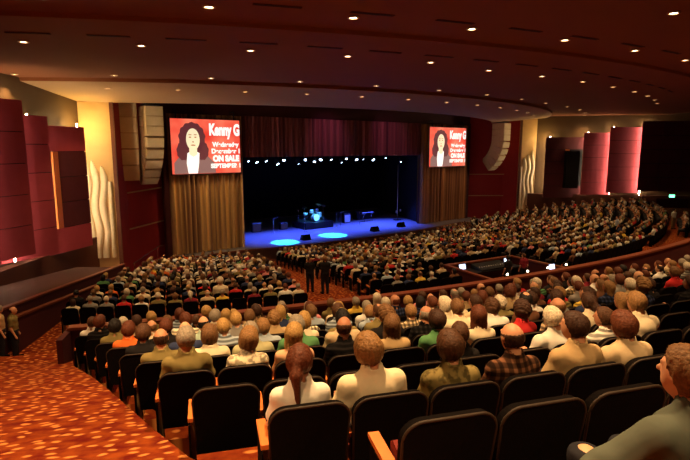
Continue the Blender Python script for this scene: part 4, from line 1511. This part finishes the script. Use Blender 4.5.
# ---- people read from the photograph: head position, hair, colours
CUSTOM = [
    (306, 357, 'tail', 'reddish brown', 'white', None, 3, 1.0, 0), (364, 352, 'full', 'sandy', 'cream', None, 1, 1.03, 0), (470, 331, 'full', 'brown', 'olive', 'printed', 0, 1.0, 0),
    (526, 321, 'bald', 'dark brown', 'brown', 'plaid', 0, 1.0, 0), (595, 312, 'short', 'dark brown', 'tan', None, 2, 1.03, 0), (639, 308, 'full', 'reddish brown', 'beige', None, 1, 1.0, 0),
    (196, 342, 'short', 'grey', 'olive', None, 0, 1.05, 2), (237, 338, 'bob', 'sandy', 'cream', 'printed', 4, 1.0, 2), (169, 341, 'bald', 'dark brown', 'olive', None, 0, 1.0, 3),
    (265, 328, 'short', 'grey', 'sage', None, 1, 1.0, 3), (303, 332, 'long', 'blond', 'peach', None, 3, 1.0, 2), (345, 316, 'short', 'black', 'beige', None, 0, 1.04, 3),
    (383, 320, 'long', 'light brown', 'tan', None, 3, 1.0, 2), (407, 316, 'full', 'dark brown', 'green', None, 0, 1.0, 2), (426, 315, 'long', 'reddish brown', 'cream', None, 3, 1.0, 2),
    (447, 313, 'curly', 'dark brown', 'red', None, 4, 1.0, 2), (491, 304, 'bald', 'light brown', 'beige', 'plaid', 0, 1.0, 2), (561, 301, 'short', 'white', 'white', None, 1, 1.0, 1),
    (565, 318, 'short', 'brown', 'white', 'striped', 2, .95, 1), (128, 332, 'full', 'reddish brown', 'orange', None, 0, 1.0), (143, 331, 'full', 'brown', 'black', None, 0, 1.0),
    (115, 332, 'curly', 'black', 'olive', None, 0, 1.0), (85, 330, 'short', 'brown', 'white', None, 0, 1.0), (170, 327, 'full', 'reddish brown', 'black', None, 0, 1.0),
    (188, 329, 'bald', 'reddish brown', 'navy', None, 0, 1.0), (211, 322, 'bald', 'black', 'mint', None, 0, 1.0), (228, 316, 'bob', 'blond', 'tan', None, 0, 1.0),
    (248, 318, 'full', 'light brown', 'beige', None, 0, 1.0), (277, 317, 'curly', 'sandy', 'tan', None, 0, 1.0), (354, 310, 'bob', 'blond', 'olive', None, 0, 1.0),
    (684, 378, 'short', 'light brown', 'denim', None, 9, 1.0), (105, 304, 'short', 'white', 'grey', None, 0, 1.0), (111, 303, 'short', 'brown', 'red', None, 0, 1.0), (347, 290, 'short', 'grey', 'yellow', None, 0, 1.0),
    (218, 281, 'curly', 'white', 'cream', None, 0, 1.2), (231, 284, 'short', 'brown', 'red', None, 0, 1.0),
]
assign = {}
for c in CUSTOM:
    best = None
    for d, x, y, s in vis:
        hp_ = proj(pol(s[0], s[1], s[2] + 1.16 * c[7]) + Vector((-math.sin(R_(s[1])), math.cos(R_(s[1])), 0)) * .17)
        if id(s) in assign: continue
        if c[6] == 9 and not (s[3] == 'rear' and s[4] == -2): continue
        if c[6] != 9 and s[4] < 0 and s[3] == 'rear': continue
        if len(c) > 8 and (s[3] != 'rear' or s[4] != c[8]): continue
        e = (hp_[0] - c[0]) ** 2 + (0 if len(c) > 8 else 2.2) * (hp_[1] - c[1]) ** 2
        if best is None or e < best[0]: best = (e, s)
    assign[id(best[1])] = c

ORD = ['zeroth', 'first', 'second', 'third', 'fourth', 'fifth', 'sixth', 'seventh', 'eighth', 'ninth', 'tenth', 'eleventh', 'twelfth']
rp_ = random.Random(21)
HK = ['short'] * 8 + ['full'] * 4 + ['bald'] * 3 + ['thin'] * 2 + ['curly'] * 3 + ['long'] * 3 + ['bob'] * 3 + ['tail']
HC = ['brown'] * 4 + ['dark brown'] * 4 + ['grey'] * 5 + ['white'] * 3 + ['blond'] * 3 + ['reddish brown'] * 3 + ['sandy'] * 3 + ['light brown'] * 3 + ['black'] * 2
SCN = ['cream'] * 6 + ['white'] * 6 + ['tan'] * 4 + ['olive'] * 3 + ['black'] * 6 + ['navy'] * 4 + ['red'] * 2 + ['green'] * 1 + ['orange'] * 1 + ['yellow'] * 1 + ['grey'] * 4 + ['pale blue'] * 2 + ['pink'] * 1 + ['brown'] * 3 + ['beige'] * 4 + ['dark red'] * 2 + ['sage'] * 1


def place_words(s):
    if s[3] == 'rear':
        return ('%s row behind parapet' if s[5] > 0 else '%s row behind parapet, aisle end') % ORD[NR - s[4] + 1]
    if s[3] == 'bay': return 'short row by the far exit door'
    return '%s row below cross aisle' % (ORD[s[4] + 5] if s[4] < 8 else 'far')


recs, who_at = [], {}
for d, x, y, s in vis:
    R, th, z, sec, k, i, le, re_ = s
    cu = assign.get(id(s))
    occ = True
    if cu is None:
        pr_ = rp_.random()
        if sec == 'rear':
            occ = pr_ < (.0 if k < 0 else .93)
            if k == 0 and i < 4 or k == 2 and i == 0: occ = False
            if k == 1: occ = pr_ < (.0 if x < 330 else .35)
            if x > 655 and y < 330 and d < 14: occ = pr_ < .3
            if k == 8 and th > -17: occ = pr_ < .85
        else:
            occ = pr_ < .94
    pdat = None
    if occ:
        if cu: pdat = (cu[2], cu[3], cu[4], cu[5], cu[6], cu[7])
        else: pdat = (rp_.choice(HK), rp_.choice(HC), rp_.choice(SCN), rp_.choice([None] * 7 + ['plaid', 'striped', 'printed']), rp_.randrange(6), rp_.uniform(.95, 1.05))
        who_at[(sec, k, round(th, 3))] = pdat
    recs.append((d, s, pdat))


def neighbour(s):
    st_ = math.degrees(SEATW / s[0])
    for sg in (-1, 1):
        for (sec, k, t), p in who_at.items():
            if sec == s[3] and k == s[4] and abs(t - (s[1] + sg * st_)) < .01:
                return ('right' if sg < 0 else 'left'), p
    return None


crowd, farseats = [], []
npers = nch = 0
for d, s, pdat in recs:
    R, th, z, sec, k, i, le, re_ = s
    loc = pol(R, th, z); rz = R_(th)
    words = place_words(s)
    fwdv = Vector((-math.sin(rz), math.cos(rz), 0))
    if pdat:
        hk, hc, sc_, pt, vi, scl = pdat
        if npers < 296:
            npers += 1
            if vi == 9: V, H = V_EDGE, HN
            elif d < 8.5: V, H = VN[vi % 6], HN
            elif d < 17: V, H = VM[vi % 3], HM
            else: V, H = VF[vi % 3], HF
            if d >= 17: pt = None
            jit = rp_.uniform(-.02, .02)
            place_person(loc + fwdv * jit, rz + (rp_.uniform(-.06, .06) if vi != 9 else 0), V, H, hk, hc, sc_, words, 'audience in the ' + words.split(',')[0], pt, scl)
        else:
            crowd.append((loc, rz, hk, hc, sc_, scl))
    if nch < 296:
        nch += 1
        if pdat: who = 'dark theatre chair under %s-haired person in %s, %s' % (pdat[1], pdat[2], words)
        else:
            nb = neighbour(s)
            who = 'empty theatre chair beside %s-haired person in %s, %s' % (nb[1][1], nb[1][2], words) if nb else 'empty dark theatre chair between empty chairs, ' + words
            if not nb and i == 0: who = 'empty dark theatre chair at the carpet ramp, ' + words.split(',')[0]
        place_chair(loc, rz, 0 if d < 9 else 1, not pdat, le, re_, who, 'theatre chairs in the ' + words.split(',')[0])
    else:
        farseats.append((loc, rz, le))

for s in outside:                      # the rows go on past the edge of the picture
    loc = pol(s[0], s[1], s[2]); farseats.append((loc, R_(s[1]), False))
    if s[4] > 1 and rp_.random() < .85:
        crowd.append((loc, R_(s[1]), rp_.choice(HK), rp_.choice(HC), rp_.choice(SCN), rp_.uniform(.95, 1.05)))

# ---- the rest of the audience and its seats, beyond the 300 nearest
def ico():
    t = (1 + 5 ** .5) / 2
    v = [(-1, t, 0), (1, t, 0), (-1, -t, 0), (1, -t, 0), (0, -1, t), (0, 1, t), (0, -1, -t), (0, 1, -t), (t, 0, -1), (t, 0, 1), (-t, 0, -1), (-t, 0, 1)]
    f = [(0, 11, 5), (0, 5, 1), (0, 1, 7), (0, 7, 10), (0, 10, 11), (1, 5, 9), (5, 11, 4), (11, 10, 2), (10, 7, 6), (7, 1, 8), (3, 9, 4), (3, 4, 2), (3, 2, 6), (3, 6, 8), (3, 8, 9), (4, 9, 5), (2, 4, 11), (6, 2, 10), (8, 6, 7), (9, 8, 1)]
    v = [Vector(a).normalized() for a in v]; v = list(v)
    nf = []; cache = {}
    def mid(a, b):
        k = (min(a, b), max(a, b))
        if k not in cache:
            v.append(((v[a] + v[b]) / 2).normalized()); cache[k] = len(v) - 1
        return cache[k]
    for a, b, c in f:
        x, y, z = mid(a, b), mid(b, c), mid(c, a)
        nf += [(a, x, z), (b, y, x), (c, z, y), (x, y, z)]
    return v, nf


iv, if_ = ico()


def crowd_template(kind):
    v, f, c = [], [], []

    def add(vs, fs, ci):
        o = len(v); v.extend([tuple(a) for a in vs]); f.extend([tuple(i + o for i in q) for q in fs]); c.extend([ci] * len(fs))
    add([(a.x * .077, .17 + a.y * .096, 1.17 + a.z * .115) for a in iv], if_, 0)
    hm = HF[kind]; M_ = Matrix.Translation((0, .17, 1.17))
    add([M_ @ q.co for q in hm.vertices], [tuple(p.vertices) for p in hm.polygons], 1)
    rings = [(.50, .17, .13, .155), (.72, .16, .12, .15), (.92, .18, .125, .14), (.97, .205, .10, .14), (1.01, .15, .08, .14), (1.045, .06, .06, .15), (1.11, .05, .05, .16)]
    vs = []
    for z, rx, ry, yc in rings:
        for q in range(10):
            a = 2 * PI * q / 10; vs.append((rx * math.cos(a), yc + ry * math.sin(a), z))
    fs = [(i * 10 + q, i * 10 + (q + 1) % 10, (i + 1) * 10 + (q + 1) % 10, (i + 1) * 10 + q) for i in range(len(rings) - 1) for q in range(10)]
    add(vs, fs, 2)
    for s in (-1, 1):
        m = MB(); m.tube([(s * .2, .14, .98), (s * .24, .22, .75)], [.055, .05], 6); add(m.v, m.f, 2)
        m = MB(); m.tube([(s * .24, .22, .75), (s * .1, .42, .66)], [.042, .035], 6); add(m.v, m.f, 0)
        m = MB(); m.tube([(s * .09, .17, .53), (s * .13, .60, .53), (s * .14, .63, .08)], [.08, .065, .045], 6); add(m.v, m.f, 3)
    return np.array(v, float), f, c


CT = {k: crowd_template(k) for k in KINDS}
av, af, ac = [], [], []
off = 0
for loc, rz, hk, hc, sc_, scl in crowd:
    v, f, c = CT[hk]
    ca, sa = math.cos(rz), math.sin(rz)
    yaw_ = rp_.uniform(-.15, .15); ca, sa = math.cos(rz + yaw_), math.sin(rz + yaw_)
    sh = rp_.uniform(-.06, .06)
    vv = v * scl * .955
    X = vv[:, 0] + sh * np.clip(vv[:, 2] - .5, 0, 1)
    av.append(np.stack([loc.x + X * ca - vv[:, 1] * sa, loc.y + X * sa + vv[:, 1] * ca, loc.z + vv[:, 2]], 1))
    af += [tuple(i + off for i in q) for q in f]
    cols = [rp_.choice(SKINC), HAIRC[hc], SHIRTC[sc_], (.04, .035, .035)]
    ac += [cols[i] for i in c]
    off += len(v)


def vcol_mat(name, rough):
    m = bpy.data.materials.new(name); m.use_nodes = True
    nt = m.node_tree; b = nt.nodes['Principled BSDF']; b.inputs['Roughness'].default_value = rough
    b.inputs['Specular IOR Level'].default_value = .15
    a = nt.nodes.new('ShaderNodeAttribute'); a.attribute_name = 'tint'
    nt.links.new(a.outputs['Color'], b.inputs['Base Color'])
    return m


me = bpy.data.meshes.new('audience')
me.from_pydata(np.concatenate(av).tolist(), [], af)
at = me.attributes.new('tint', 'FLOAT_COLOR', 'FACE')
at.data.foreach_set('color', np.concatenate([np.array(ac), np.ones((len(ac), 1))], 1).astype(np.float32).ravel())
me.polygons.foreach_set('use_smooth', [True] * len(me.polygons))
me.materials.append(vcol_mat('audience_tints', .8)); me.update()
tag(link('audience', me), 'distant seated audience filling the lower rows towards the stage', 'audience', None, 'stuff')
# far seats
mb = MB()
tv, tf = [], []
tm = MB()
tm.extr(rounded_back(.525, .34, .925, .10, 1), lambda a, b, t: Vector((a, back_y(b) + t, b)), -.035, .03)
tm.extr([(.02, .37), (.49, .385), (.49, .46), (.05, .455)], lambda a, b, t: Vector((t, a, b)), -.235, .235)
tm.box((-SEATW / 2, .13, .64), (.06, .3, .04)); tm.box((-SEATW / 2, .1, .31), (.035, .18, .62))
tva = np.array([tuple(a) for a in tm.v]); av, af = [], []; off = 0
for loc, rz, le in farseats:
    ca, sa = math.cos(rz), math.sin(rz)
    av.append(np.stack([loc.x + tva[:, 0] * ca - tva[:, 1] * sa, loc.y + tva[:, 0] * sa + tva[:, 1] * ca, loc.z + tva[:, 2]], 1))
    af += [tuple(i + off for i in q) for q in tm.f]; off += len(tva)
me = bpy.data.meshes.new('seat_rows')
me.from_pydata(np.concatenate(av).tolist(), [], af); me.materials.append(M_BLACK); me.update()
tag(link('seat_rows', me), 'distant dark theatre seats of the lower rows', 'seats', None, 'stuff')

# ================================================================== STANDING PEOPLE
def stander(x, y_, z, rz, v, hair, hcol, scol, label, trou=(.02, .02, .025), scale=1.0):
    o = place_person((x, y_, z), rz, VS[v], HM, hair, hcol, scol, 'standing', None, None, scale, None, trou, 'standing')
    o['label'] = label
    if 'group' in o: del o['group']
    return o


def zf_at(p):
    R = math.hypot(p.x - CX, p.y - CY)
    if R > 51: return Z_X + .15 + (R - 51) / 3.9 * (zramp(R_PAR + .1) - .05 - Z_X - .15)
    return zfront(R)


p = camp(-9.45, 14.2); stander(p.x, p.y, zf_at(p), -YAW - 1.2, 0, 'bald', 'dark brown', 'olive', 'person in olive shirt and dark trousers standing at the side aisle wall', scale=.97)
p = camp(-9.35, 13.5); stander(p.x, p.y, zf_at(p), -YAW - 1.0, 1, 'short', 'grey', 'tan', 'person in tan shirt standing next to the olive-shirted person at the aisle', scale=.95)
p = pol(45.9, -18.3); stander(p.x, p.y, zf_at(p), R_(-18), 0, 'full', 'sandy', 'black', 'sandy-haired person in black standing in the carpeted aisle gap', scale=1.05)
p = pol(45.2, -18.9); stander(p.x, p.y, zf_at(p), R_(150), 1, 'short', 'dark brown', 'black', 'dark-haired person in black walking in the aisle gap', scale=1.0)
p = pol(49.2, 20.4); stander(p.x, p.y, zf_at(p), R_(160), 0, 'short', 'black', 'white', 'person in white shirt standing in the cross aisle under the exit sign', trou=(.3, .2, .08))
p = pol(46.2, 12.2); stander(p.x, p.y, zf_at(p), R_(40), 1, 'short', 'dark brown', 'pale blue', 'person in pale blue shirt standing at the end of the far rows', scale=1.0)
p = pol(46.6, 13.0); stander(p.x, p.y, zf_at(p), R_(10), 0, 'short', 'black', 'black', 'person in black standing beside the pale blue shirt at the far rows', scale=1.03)
p = pol(48.9, -9.2); stander(p.x, p.y, zf_at(p), R_(-9), 0, 'short', 'black', 'black', 'sound operator in black standing behind the mixing console', scale=.95)
p = pol(48.8, -7.9); stander(p.x, p.y, zf_at(p), R_(-20), 1, 'short', 'brown', 'dark red', 'sound operator in dark red standing at the booth', scale=.93)
print('people', npers, 'chairs', nch, 'crowd', len(crowd), 'farseats', len(farseats))
